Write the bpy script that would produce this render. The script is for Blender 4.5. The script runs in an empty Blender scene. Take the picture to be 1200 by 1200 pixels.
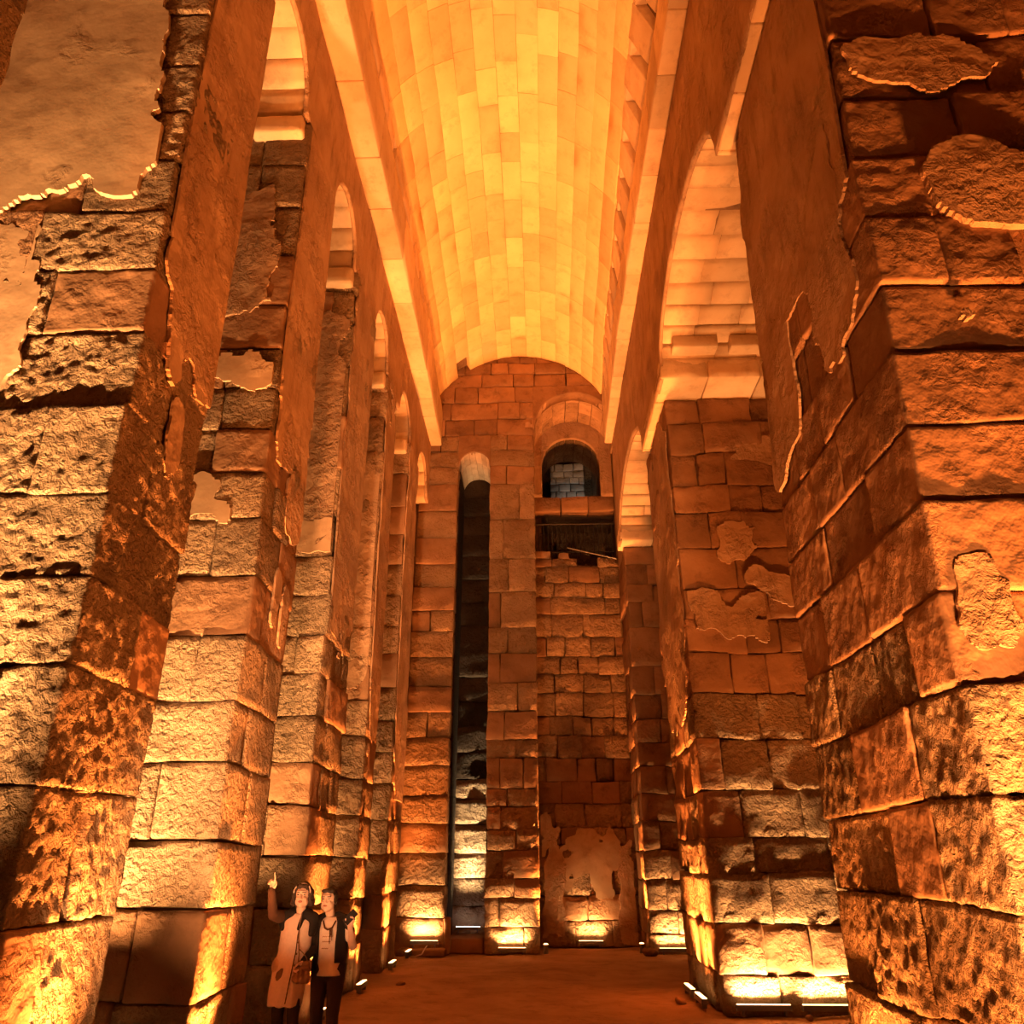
import bpy, bmesh, math, random
import numpy as np
from mathutils import Vector, Matrix, Euler
sc = bpy.context.scene
COL = sc.collection
RND = random.Random(7)

# ------------------------------------------------------------ camera, world, exposure
F = 900.0
PITCH = math.atan(410 / F)
YAW = math.atan(32 * math.cos(PITCH) / F)
cam_d = bpy.data.cameras.new('camera')
cam_d.sensor_fit = 'HORIZONTAL'; cam_d.sensor_width = 36.0
cam_d.lens = F / 1200 * 36.0
cam_d.clip_start = 0.05; cam_d.clip_end = 200
cam = bpy.data.objects.new('camera', cam_d); COL.objects.link(cam)
cam.location = (0, 0, 1.85)
cam.rotation_euler = (math.pi / 2 + PITCH, 0, YAW)
sc.camera = cam
world = bpy.data.worlds.new('cave_dark'); sc.world = world; world.use_nodes = True
world.node_tree.nodes['Background'].inputs[0].default_value = (0.05, 0.012, 0.003, 1)
world.node_tree.nodes['Background'].inputs[1].default_value = 0.02
sc.view_settings.view_transform = 'Standard'
sc.view_settings.look = 'None'
sc.view_settings.gamma = 1.0
sc.view_settings.use_curve_mapping = False
sc.view_settings.exposure = 0.0
ORANGE = (1.0, 0.27, 0.05)
WARM = (1.0, 0.48, 0.17)
WHITE = (1.0, 0.74, 0.40)
K = 0.45       # overall lamp power

# ------------------------------------------------------------ noise
def _h(ix, iy, iz, s):
    n = (ix * 374761393 + iy * 668265263 + iz * 2147483647 + s * 974634777) & 0xffffffff
    n = ((n ^ (n >> 13)) * 1274126177) & 0xffffffff
    return ((n ^ (n >> 16)) & 0xffff) / 32767.5 - 1.0
def vnoise(p, s=0):
    p = np.asarray(p, float); i = np.floor(p).astype(np.int64); f = p - i
    f = f * f * (3 - 2 * f); r = 0
    for a in (0, 1):
        for b in (0, 1):
            for c in (0, 1):
                w = (f[:, 0] if a else 1 - f[:, 0]) * (f[:, 1] if b else 1 - f[:, 1]) * (f[:, 2] if c else 1 - f[:, 2])
                r = r + w * _h(i[:, 0] + a, i[:, 1] + b, i[:, 2] + c, s)
    return r
def fbm(p, s=0, o=3):
    r = 0; a = 1.0
    for k in range(o):
        r = r + a * vnoise(np.asarray(p) * (2.03 ** k), s + k * 17); a *= .5
    return r

# ------------------------------------------------------------ object helpers
def mesh_obj(name, verts, faces, mat=None, parent=None, smooth=True):
    me = bpy.data.meshes.new(name)
    verts = np.asarray(verts, float)
    c = (verts.min(0) + verts.max(0)) / 2 if parent is not None or True else 0
    me.from_pydata((verts - c).tolist(), [], faces.tolist() if hasattr(faces, 'tolist') else faces)
    if mat: me.materials.append(mat)
    if smooth: me.polygons.foreach_set('use_smooth', [True] * len(me.polygons))
    me.update()
    o = bpy.data.objects.new(name, me); COL.objects.link(o)
    if parent is not None:
        o.parent = parent
        o.location = Vector(c) - parent['_w']if '_w' in parent else Vector(c)
    else:
        o.location = Vector(c)
    return o
def thing(name, label, cat, loc=(0, 0, 0), group=None, rotz=0):
    o = bpy.data.objects.new(name, None); COL.objects.link(o)
    o.location = loc; o.rotation_euler = (0, 0, rotz); o.empty_display_size = .2
    o['label'] = label; o['category'] = cat
    if group: o['group'] = group
    return o
def wchild(parent, o):
    """keep o where it stands in the world while it becomes a part of parent"""
    o.parent = parent
    o.matrix_parent_inverse = (Matrix.Translation(parent.location) @ parent.rotation_euler.to_matrix().to_4x4()).inverted()
    return o
def structure(name, kindlabel=None):
    o = bpy.data.objects.new(name, None); COL.objects.link(o); o['kind'] = 'structure'
    o.empty_display_size = .2
    return o

def lattice(n0, n1, n2):
    idx = -np.ones((n0, n1, n2), int)
    I, J, K_ = np.meshgrid(np.arange(n0), np.arange(n1), np.arange(n2), indexing='ij')
    m = (I == 0) | (I == n0 - 1) | (J == 0) | (J == n1 - 1) | (K_ == 0) | (K_ == n2 - 1)
    idx[m] = np.arange(m.sum())
    fs = []
    def q(g, flip):
        a, b, c, d = g[:-1, :-1].ravel(), g[1:, :-1].ravel(), g[1:, 1:].ravel(), g[:-1, 1:].ravel()
        f = np.stack([a, b, c, d], 1)
        fs.append(f[:, ::-1] if flip else f)
    q(idx[:, :, 0], True); q(idx[:, :, -1], False)
    q(idx[:, 0, :], False); q(idx[:, -1, :], True)
    q(idx[0, :, :], True); q(idx[-1, :, :], False)
    return np.stack([I[m], J[m], K_[m]], 1), np.concatenate(fs)

def axis_coords(a, b, cell, bev):
    n = max(1, int(round((b - a - 2 * bev) / cell)))
    return np.concatenate([[a], np.linspace(a + bev, b - bev, n + 1), [b]])

SEED = [0]
def stone(parent, lo, hi, mat, cell=.1, amp=.018, fine=.006, bev=.022, mapf=None, warp=.035, name='stone', coarse=(), gap=.008):
    SEED[0] += 1
    a = np.minimum(lo, hi) + gap; b = np.maximum(lo, hi) - gap
    if np.any(b - a < .03): return None
    cs = []
    for k in range(3):
        bv = min(bev, (b[k] - a[k]) * .25)
        cs.append(axis_coords(a[k], b[k], (max(b[k] - a[k], .3) if k in coarse else cell), bv))
    g, faces = lattice(*[len(c) for c in cs])
    p = np.stack([cs[k][g[:, k]] for k in range(3)], 1)
    n = np.array([len(c) for c in cs]) - 1
    ext = (g == n).astype(float) - (g == 0).astype(float)
    cnt = np.abs(ext).sum(1)
    p = p - ext * (cnt >= 2)[:, None] * bev * .38
    nrm = ext / np.maximum(np.linalg.norm(ext, axis=1), 1)[:, None]
    d = amp * fbm(p * 2.6 + SEED[0] * 1.7, 3, 2) + fine * fbm(p * 11, 5, 2)
    if cell < .03 and mat is M_ROUGH:
        msk = np.clip(vnoise(p * 1.9 + SEED[0], 41) + .75, .15, 1)
        d = d + msk * (.0105 * vnoise(p * 15, 31) + .008 * vnoise(p * 24, 32))
    chip = np.clip(vnoise(p * 5.0 + 9.1, 11) - .42, 0, 1) * .04 * (cnt >= 2)
    p = p + nrm * (d - chip)[:, None]
    if warp:
        q = p * .9
        p = p + warp * np.stack([vnoise(q, 21) * .5, vnoise(q + 31, 22) * .5, vnoise(q * 1.3 + 57, 23)], 1)
    if mapf: p = mapf(p)
    return mesh_obj(name, p, faces, mat, parent)

# ------------------------------------------------------------ materials
def new_mat(name):
    m = bpy.data.materials.new(name); m.use_nodes = True
    nt = m.node_tree; b = nt.nodes['Principled BSDF']
    return m, nt, b
def N(nt, t, **kw):
    n = nt.nodes.new(t)
    for k, v in kw.items():
        if k in n.inputs: n.inputs[k].default_value = v
        else: setattr(n, k, v)
    return n
def rock_mat(name, c1, c2, dark, bump=1.0, dist=.04, scale=22, smoothmix=.35, rough=.92, streak=False, spec=.12):
    m, nt, b = new_mat(name); L = nt.links
    geo = N(nt, 'ShaderNodeNewGeometry')
    pos = geo.outputs['Position']
    oi = N(nt, 'ShaderNodeObjectInfo')
    add = N(nt, 'ShaderNodeVectorMath', operation='MULTIPLY_ADD')
    comb = N(nt, 'ShaderNodeCombineXYZ')
    for k in range(3): L.new(oi.outputs['Random'], comb.inputs[k])
    L.new(comb.outputs[0], add.inputs[0]); add.inputs[1].default_value = (7, 5, 9); L.new(pos, add.inputs[2])
    n1 = N(nt, 'ShaderNodeTexNoise', Scale=1.3, Detail=5.0, Roughness=.6); L.new(pos, n1.inputs['Vector'])
    r1 = N(nt, 'ShaderNodeValToRGB'); r1.color_ramp.elements[0].position = .34; r1.color_ramp.elements[1].position = .66
    r1.color_ramp.elements[0].color = (*c1, 1); r1.color_ramp.elements[1].color = (*c2, 1)
    L.new(n1.outputs['Fac'], r1.inputs[0])
    # dark weathering
    n2 = N(nt, 'ShaderNodeTexNoise', Scale=3.4, Detail=6.0, Roughness=.7)
    if streak:
        mp = N(nt, 'ShaderNodeMapping'); mp.inputs['Scale'].default_value = (1.6, 1.6, .35); L.new(pos, mp.inputs[0]); L.new(mp.outputs[0], n2.inputs['Vector'])
    else: L.new(add.outputs[0], n2.inputs['Vector'])
    r2 = N(nt, 'ShaderNodeValToRGB'); r2.color_ramp.elements[0].position = .52; r2.color_ramp.elements[1].position = .86
    L.new(n2.outputs['Fac'], r2.inputs[0])
    mx = N(nt, 'ShaderNodeMix', data_type='RGBA'); L.new(r2.outputs[0], mx.inputs[0]); L.new(r1.outputs[0], mx.inputs[6]); mx.inputs[7].default_value = (*dark, 1)
    # each stone its own tone
    mr = N(nt, 'ShaderNodeMapRange'); mr.inputs[3].default_value = .74; mr.inputs[4].default_value = 1.14; L.new(oi.outputs['Random'], mr.inputs[0])
    vm = N(nt, 'ShaderNodeVectorMath', operation='SCALE'); L.new(mx.outputs[2], vm.inputs[0]); L.new(mr.outputs[0], vm.inputs['Scale'])
    L.new(vm.outputs[0], b.inputs['Base Color'])
    # relief: chisel marks, worn smooth in places
    h1 = N(nt, 'ShaderNodeTexNoise', Scale=float(scale), Detail=5.0, Roughness=.62, Distortion=.35); L.new(add.outputs[0], h1.inputs['Vector'])
    rr = N(nt, 'ShaderNodeValToRGB'); rr.color_ramp.elements[0].position = .32; rr.color_ramp.elements[1].position = .68
    L.new(h1.outputs['Fac'], rr.inputs[0])
    h2 = N(nt, 'ShaderNodeTexNoise', Scale=scale * .3, Detail=4.0, Roughness=.6); L.new(pos, h2.inputs['Vector'])
    mk = N(nt, 'ShaderNodeTexNoise', Scale=1.7, Detail=2.0); L.new(add.outputs[0], mk.inputs['Vector'])
    mkr = N(nt, 'ShaderNodeValToRGB'); mkr.color_ramp.elements[0].position = max(.0, smoothmix); mkr.color_ramp.elements[1].position = min(1, smoothmix + .2)
    L.new(mk.outputs['Fac'], mkr.inputs[0])
    mul = N(nt, 'ShaderNodeMath', operation='MULTIPLY'); L.new(rr.outputs[0], mul.inputs[0]); L.new(mkr.outputs[0], mul.inputs[1])
    ad = N(nt, 'ShaderNodeMath', operation='MULTIPLY_ADD'); L.new(h2.outputs['Fac'], ad.inputs[0]); ad.inputs[1].default_value = .9; L.new(mul.outputs[0], ad.inputs[2])
    bp = N(nt, 'ShaderNodeBump'); bp.inputs['Strength'].default_value = bump; bp.inputs['Distance'].default_value = dist
    L.new(ad.outputs[0], bp.inputs['Height']); L.new(bp.outputs[0], b.inputs['Normal'])
    b.inputs['Roughness'].default_value = rough
    b.inputs['Specular IOR Level'].default_value = spec
    return m
M_ROUGH = rock_mat('chiselled_limestone', (.58, .42, .27), (.43, .29, .175), (.20, .12, .08), 1.0, .11, 15, .22)
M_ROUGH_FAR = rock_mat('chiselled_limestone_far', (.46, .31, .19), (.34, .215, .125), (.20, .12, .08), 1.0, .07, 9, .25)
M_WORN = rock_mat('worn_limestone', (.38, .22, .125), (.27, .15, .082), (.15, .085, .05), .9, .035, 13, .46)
M_PLASTER = rock_mat('lime_plaster', (.54, .36, .23), (.42, .265, .16), (.19, .11, .065), 1.0, .045, 9, .42, streak=True)
M_PLASTER_L = rock_mat('pale_plaster', (.60, .43, .28), (.47, .32, .20), (.25, .15, .09), .6, .02, 8, .6)
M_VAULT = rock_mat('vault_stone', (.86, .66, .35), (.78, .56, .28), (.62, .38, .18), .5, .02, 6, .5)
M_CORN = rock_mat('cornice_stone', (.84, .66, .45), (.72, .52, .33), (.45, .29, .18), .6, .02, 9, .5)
M_CORE = rock_mat('rubble_core', (.30, .20, .13), (.22, .14, .09), (.10, .06, .04), .8, .05, 9, .4)
M_DARK = rock_mat('dark_stone', (.22, .16, .10), (.15, .10, .065), (.06, .04, .03), 1.0, .05, 12, .3)  # darker stone lining the upper chamber and the tunnel
M_NEARBLACK = rock_mat('near_black_stone', (.075, .05, .035), (.045, .03, .02), (.02, .014, .01), 1.0, .05, 12, .3)  # near-black stone of the slot sides and upper slot back wall
M_GREY = rock_mat('grey_stone', (.5, .46, .42), (.4, .37, .33), (.2, .18, .16), .8, .04, 9, .4)
M_FLOOR = rock_mat('trodden_earth', (.36, .23, .15), (.27, .16, .10), (.17, .10, .06), .8, .03, 7, .4)
def flat_mat(name, col, rough=.6, metal=0.0, emit=None, es=0, bump=0, bscale=40):
    m, nt, b = new_mat(name)
    nz = N(nt, 'ShaderNodeTexNoise', Scale=float(bscale), Detail=3.0)
    rp = N(nt, 'ShaderNodeValToRGB')
    rp.color_ramp.elements[0].color = (*[c * .82 for c in col], 1); rp.color_ramp.elements[1].color = (*[min(1, c * 1.1) for c in col], 1)
    tc = N(nt, 'ShaderNodeTexCoord'); nt.links.new(tc.outputs['Object'], nz.inputs['Vector'])
    nt.links.new(nz.outputs['Fac'], rp.inputs[0]); nt.links.new(rp.outputs[0], b.inputs['Base Color'])
    b.inputs['Roughness'].default_value = rough; b.inputs['Metallic'].default_value = metal
    if emit:
        b.inputs['Emission Color'].default_value = (*emit, 1); b.inputs['Emission Strength'].default_value = es
    if bump:
        bp = N(nt, 'ShaderNodeBump'); bp.inputs['Strength'].default_value = bump; bp.inputs['Distance'].default_value = .01
        nt.links.new(nz.outputs['Fac'], bp.inputs['Height']); nt.links.new(bp.outputs[0], b.inputs['Normal'])
    return m
M_METAL = flat_mat('grey_metal', (.25, .25, .26), .45, .8)
M_BLACKM = flat_mat('dark_iron', (.05, .045, .04), .6, .5)
M_LENS_O = flat_mat('amber_lamp_glass', (.9, .6, .3), .3, 0, (1, .52, .18), 9)
M_LENS_W = flat_mat('white_lamp_glass', (.9, .9, .95), .3, 0, (1, .85, .8), 12)
M_CABLE = flat_mat('pale_cable', (.6, .5, .4), .6)

# ------------------------------------------------------------ lamps
def area(parent, loc, direction, sx, sy, power, color, spread=180):
    d = bpy.data.lights.new('lamp_light', 'AREA'); d.shape = 'RECTANGLE'; d.size = sx; d.size_y = sy
    d.energy = power * K; d.color = color; d.spread = math.radians(spread)
    o = bpy.data.objects.new('lamp_light', d); COL.objects.link(o)
    o.location = loc
    z = -Vector(direction).normalized()
    o.rotation_euler = z.to_track_quat('Z', 'Y').to_euler() if False else Matrix.Identity(3).to_euler()
    # local X along the bar
    return o, z
def box_mesh(name, size, mat, parent, loc=(0, 0, 0), rot=(0, 0, 0), bev=.004):
    bm = bmesh.new(); bmesh.ops.create_cube(bm, size=1)
    bmesh.ops.scale(bm, vec=size, verts=bm.verts)
    if bev: bmesh.ops.bevel(bm, geom=bm.edges[:], offset=bev, segments=1, affect='EDGES')
    me = bpy.data.meshes.new(name); bm.to_mesh(me); bm.free(); me.materials.append(mat)
    o = bpy.data.objects.new(name, me); COL.objects.link(o); o.parent = parent; o.location = loc; o.rotation_euler = rot
    return o
def bar_lamp(label, loc, length, along, tilt, power, color=ORANGE, spread=70, group='bar floodlights on the floor', lens=None, wide=0):
    """LED bar on two brackets: along = angle of the bar in plan; tilt = lean of the beam about the bar"""
    t = thing('floor_floodlight', label, 'lamp', loc, group, along)
    box_mesh('housing', (length, .085, .07), M_METAL, t, (0, 0, .085), (tilt, 0, 0))
    up = Euler((tilt, 0, 0)).to_matrix() @ Vector((0, 0, 1))
    box_mesh('lens', (length - .03, .06, .012), lens or M_LENS_O, t, Vector((0, 0, .085)) + up * .038, (tilt, 0, 0), 0)
    for s in (-1, 1):
        box_mesh('bracket', (.025, .07, .06), M_METAL, t, (s * length * .38, 0, .03), (0, 0, 0), .002)
    d = bpy.data.lights.new('lamp_light', 'AREA'); d.shape = 'RECTANGLE'; d.size = length - .05; d.size_y = .05
    d.energy = power * K * (1 - wide); d.color = color; d.spread = math.radians(spread)
    o = bpy.data.objects.new('lamp_light', d); COL.objects.link(o); o.parent = t
    o.location = Vector((0, 0, .085)) + up * .052; o.rotation_euler = (math.pi + tilt, 0, 0)
    return t

def spot_lamp(label, loc, direction, power, color, angle=30, group=None, lens=None, r=.06):
    t = thing('round_spotlight', label, 'lamp', loc, group)
    dv = Vector(direction).normalized(); q = dv.to_track_quat('Z', 'Y')
    bm = bmesh.new(); bmesh.ops.create_cone(bm, cap_ends=True, segments=16, radius1=r * .75, radius2=r, depth=.13)
    me = bpy.data.meshes.new('housing'); bm.to_mesh(me); bm.free(); me.materials.append(M_METAL)
    o = bpy.data.objects.new('housing', me); COL.objects.link(o); o.parent = t; o.location = (0, 0, .12); o.rotation_euler = q.to_euler()
    bm = bmesh.new(); bmesh.ops.create_uvsphere(bm, u_segments=14, v_segments=8, radius=r * .85); bmesh.ops.scale(bm, vec=(1, 1, .35), verts=bm.verts)
    me = bpy.data.meshes.new('lens'); bm.to_mesh(me); bm.free(); me.materials.append(lens or M_LENS_O)
    l = bpy.data.objects.new('lens', me); COL.objects.link(l); l.parent = t; l.location = Vector((0, 0, .12)) + dv * .068; l.rotation_euler = q.to_euler()
    box_mesh('bracket', (.1, .05, .06), M_METAL, t, (0, 0, .03), (0, 0, 0), .003)
    d = bpy.data.lights.new('lamp_light', 'AREA'); d.shape = 'DISK'; d.size = r * 1.5
    d.energy = power * K; d.color = color; d.spread = math.radians(angle)
    s = bpy.data.objects.new('lamp_light', d); COL.objects.link(s); s.parent = t
    s.location = Vector((0, 0, .12)) + dv * .1; s.rotation_euler = (-dv).to_track_quat('Z', 'Y').to_euler()
    return t

# ------------------------------------------------------------ piers
SH_L = ([0, 3.5, 6, 8, 11.2], [0, 0, -.10, -.22, -.40])
SH_R = ([0, 3.5, 6, 8, 9.6], [.12, .02, -.12, -.30, -.45])
def pick(r, hi=False):
    return M_ROUGH if r < .72 else M_WORN
def courses(lst, top, h=.6, rnd=RND):
    z = sorted(lst)
    out = [0.0] + [a for a in z if a < top - .15]
    while out[-1] + h * 1.5 < top: out.append(out[-1] + h * rnd.uniform(.9, 1.12))
    return out + [top]
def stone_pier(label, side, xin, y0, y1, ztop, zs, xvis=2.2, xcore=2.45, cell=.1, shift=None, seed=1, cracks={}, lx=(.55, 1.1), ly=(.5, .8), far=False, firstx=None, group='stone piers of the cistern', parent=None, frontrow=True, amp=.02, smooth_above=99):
    rnd = random.Random(seed)
    t = parent or thing('stone_pier', label, 'pier', ((xin + side * xcore / 2), (y0 + y1) / 2, 0), group)
    base = M_ROUGH_FAR if far else M_ROUGH
    def mapf(p):
        p = p.copy()
        if shift is not None: p[:, 1] += np.interp(p[:, 2], shift[0], shift[1])
        return p
    def st(lo, hi, mat, coarse):
        o = stone(None, lo, hi, mat, cell, amp * (.45 if cell < .06 else 1), (.005 if cell < .06 else .012), .016, mapf, coarse=coarse, gap=rnd.choice([.002, .004, .005, .012]))
        if o: wchild(t, o)
    W = abs(y1 - y0)
    for i, (za, zb) in enumerate(zip(zs[:-1], zs[1:])):
        odd = (i + seed) % 2
        Lx = rnd.uniform(*lx) * (1.0 if odd else .62)
        Ly = min(W, rnd.uniform(*ly) * (.62 if odd else 1.0))
        if W - Ly < .3: Ly = W
        if i in cracks: Ly = cracks[i][0]
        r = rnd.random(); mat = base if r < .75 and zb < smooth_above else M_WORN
        px = rnd.uniform(-.02, .02); py = rnd.uniform(-.02, .02)
        st((xin + side * px, y0 + py, za), (xin + side * Lx, y0 + Ly, zb), mat, ())
        # along the face towards the camera
        x = Lx
        while x < xvis and frontrow:
            w = rnd.uniform(.5, 1.15)
            if xvis - (x + w) < .3: w = xvis - x
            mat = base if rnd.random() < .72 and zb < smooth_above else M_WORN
            py = rnd.uniform(-.025, .025)
            st((xin + side * x, y0 + py, za), (xin + side * (x + w), y0 + .42, zb), mat, (1,))
            x += w
        if i in cracks: Ly = cracks[i][0]
        y = Ly + (cracks[i][1] if i in cracks else 0)
        while y < W - .01:
            w = rnd.uniform(.5, 1.2)
            if W - (y + w) < .35: w = W - y
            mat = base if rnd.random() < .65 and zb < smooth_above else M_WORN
            px = rnd.uniform(-.025, .025)
            st((xin + side * px, y0 + y, za), (xin + side * .45, y0 + y + w, zb), mat, (0,))
            y += w
    # rubble core behind the facing
    n = 12; zz = np.linspace(0, ztop, n)
    sh = np.interp(zz, *shift) if shift is not None else np.zeros(n)
    v = []; f = []
    xa, xb = xin + side * .09, xin + side * xcore
    for z, s in zip(zz, sh):
        v += [(xa, y0 + .09 + s, z), (xb, y0 + .09 + s, z), (xb, y1 - .06 + s, z), (xa, y1 - .06 + s, z)]
    for k in range(n - 1):
        for j in range(4):
            f.append((k * 4 + j, k * 4 + (j + 1) % 4, k * 4 + 4 + (j + 1) % 4, k * 4 + 4 + j))
    f.append((3, 2, 1, 0)); f.append(tuple(4 * (n - 1) + j for j in range(4)))
    wchild(t, mesh_obj('rubble_core', v, f, M_CORE, smooth=False))
    return t

def patch(parent, axis, side, plane, cu, cv, ru, rv, seed, lim=None, thick=.024, mat=None, shift=None, power=3.0, jag=.16, name='plaster_patch', cell=None):
    """thin skin of plaster with a broken edge lying on a wall face. axis 'x': plane x=plane, u=y; axis 'y': plane y=plane, u=x"""
    cell = cell or (.035 if ru < .3 or abs(plane) < 5 and axis == 'y' else .045)
    m = .35
    u0, u1, v0, v1 = cu - ru - m, cu + ru + m, cv - rv - m, cv + rv + m
    if lim is not None: u0, u1, v0, v1 = max(u0, lim[0]), min(u1, lim[1]), max(v0, lim[2]), min(v1, lim[3])
    nu, nv = max(2, int((u1 - u0) / cell)), max(2, int((v1 - v0) / cell))
    U, Vv = np.meshgrid(np.linspace(u0, u1, nu + 1), np.linspace(v0, v1, nv + 1), indexing='ij')
    J = jag * min(1.0, .35 + ru)
    def g(u, v):
        sdf = ((np.abs((u - cu) / ru) ** power + np.abs((v - cv) / rv) ** power) ** (1 / power) - 1) * min(ru, rv)
        q = np.stack([u, v, np.full(u.shape, seed * 2.7)], 1)
        return sdf + J * 1.1 * fbm(q * 1.9, seed, 5)
    u, v = U.ravel(), Vv.ravel(); G0 = g(u, v); e = .01
    inside = G0 < 0
    idx = np.arange(len(u)).reshape(U.shape)
    f = np.stack([idx[:-1, :-1].ravel(), idx[1:, :-1].ravel(), idx[1:, 1:].ravel(), idx[:-1, 1:].ravel()], 1)
    f = f[inside[f].sum(1) >= 2]
    if len(f) < 3: return None
    ub, vb = u.copy(), v.copy()
    for _ in range(4):
        G1 = g(u, v); gu = (g(u + e, v) - G1) / e; gv = (g(u, v + e) - G1) / e; gn = gu ** 2 + gv ** 2 + .15
        u = np.where(inside, u, ub + np.clip(u - ub - G1 * gu / gn, -1.3 * cell, 1.3 * cell))
        v = np.where(inside, v, vb + np.clip(v - vb - G1 * gv / gn, -1.3 * cell, 1.3 * cell))
    if lim is not None: u = np.clip(u, lim[0], lim[1]); v = np.clip(v, lim[2], lim[3])
    h = .007 * fbm(np.stack([u * 1.7, v * 1.7, np.full(len(u), seed)], 1), 2, 3)
    off = thick + h
    P = np.stack([plane - side * off, u, v], 1) if axis == 'x' else np.stack([u, plane - off, v], 1)
    B = np.stack([np.full(len(u), plane + side * .004), u, v], 1) if axis == 'x' else np.stack([u, np.full(len(u), plane + .004), v], 1)
    E = {}
    for q in f.tolist():
        for a, b in zip(q, q[1:] + q[:1]):
            if (b, a) in E: del E[(b, a)]
            else: E[(a, b)] = 1
    n = len(u); rim = []
    V = [P]; extra = []
    for (a, b) in E:
        k = n + len(extra); extra += [P[a], P[b], B[b], B[a]]; rim.append((k + 1, k, k + 3, k + 2))
    V = np.concatenate([P, np.array(extra)])
    F_ = [tuple(q) for q in f.tolist()] + rim
    if axis == 'x' and side > 0: F_ = [t[::-1] for t in F_]
    used = np.unique(np.concatenate([np.array(t) for t in F_])); mp = -np.ones(len(V), int); mp[used] = np.arange(len(used))
    F_ = [tuple(int(mp[k]) for k in t) for t in F_]; V = V[used]
    if shift is not None: V[:, 1] += np.interp(V[:, 2], *shift)
    q = V * .9
    V = V + .035 * np.stack([vnoise(q, 21) * .5, vnoise(q + 31, 22) * .5, vnoise(q * 1.3 + 57, 23)], 1)
    return wchild(parent, mesh_obj(name, V, F_, mat or M_PLASTER))

# ============================================================ THE HALL
XL, XR, YE = -2.95, 2.4, 19.3
# floor
def floor():
    xs = np.linspace(-6.2, 6.2, 90); ys = np.linspace(-4, 25, 180)
    X, Y = np.meshgrid(xs, ys, indexing='ij')
    p = np.stack([X.ravel(), Y.ravel(), np.zeros(X.size)], 1)
    p[:, 2] = .03 * fbm(p * .7, 4, 3) - .01
    nx, ny = len(xs), len(ys)
    idx = np.arange(nx * ny).reshape(nx, ny)
    f = np.stack([idx[:-1, :-1].ravel(), idx[1:, :-1].ravel(), idx[1:, 1:].ravel(), idx[:-1, 1:].ravel()], 1)
    o = mesh_obj('floor', p, f, M_FLOOR); o['kind'] = 'structure'
floor()

# vault ------------------------------------------------------
RV, ZV, HALF = 2.67, 13.16, 2.35
def vmap(p):
    # p = (arc length from crown, y, radius)
    th = p[:, 0] / RV
    kk = np.interp(p[:, 1], [4, 8, 17, 19.4], [.84, .90, .97, 1.02])
    xc = np.interp(p[:, 1], [8, 19.3], [-.43, -.40])
    return np.stack([xc + kk * p[:, 2] * np.sin(th), p[:, 1], ZV + p[:, 2] * np.cos(th)], 1)
ceiling = structure('ceiling')
TH = math.asin(HALF / RV)
nrow = 13; arc = 2 * TH * RV; ww = arc / nrow
rv = random.Random(3)
for i in range(nrow):
    a = -arc / 2 + i * ww
    y = 5.0 - rv.uniform(0, .6)
    while y < YE + .04:
        ln = rv.uniform(.7, 1.25)
        if YE + .05 - (y + ln) < .5: ln = YE + .05 - y
        dr = rv.uniform(-.005, .005)
        if i == 2 and y + ln > YE - .1: dr = .26
        skip = (abs(y + ln / 2 - 8.9) < .45 and i == 6)
        if skip: dr = .09
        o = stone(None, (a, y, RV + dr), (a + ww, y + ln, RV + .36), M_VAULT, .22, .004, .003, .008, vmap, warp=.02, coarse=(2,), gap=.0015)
        wchild(ceiling, o)
        y += ln
def shell(name, ya, yb, r, parent, mat=M_VAULT):
    s = np.linspace(-arc / 2 - .5, arc / 2 + .5, 24); ys = np.linspace(ya, yb, 20)
    S, Y = np.meshgrid(s, ys, indexing='ij')
    p = vmap(np.stack([S.ravel(), Y.ravel(), np.full(S.size, r)], 1))
    idx = np.arange(S.size).reshape(S.shape)
    f = np.stack([idx[:-1, :-1].ravel(), idx[:-1, 1:].ravel(), idx[1:, 1:].ravel(), idx[1:, :-1].ravel()], 1)
    wchild(parent, mesh_obj(name, p, f, mat))
shell('vault_infill', -4.2, 19.7, RV + .2, ceiling, M_CORE)
shell('vault_shell', -4.2, 5.1, RV, ceiling)

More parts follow.
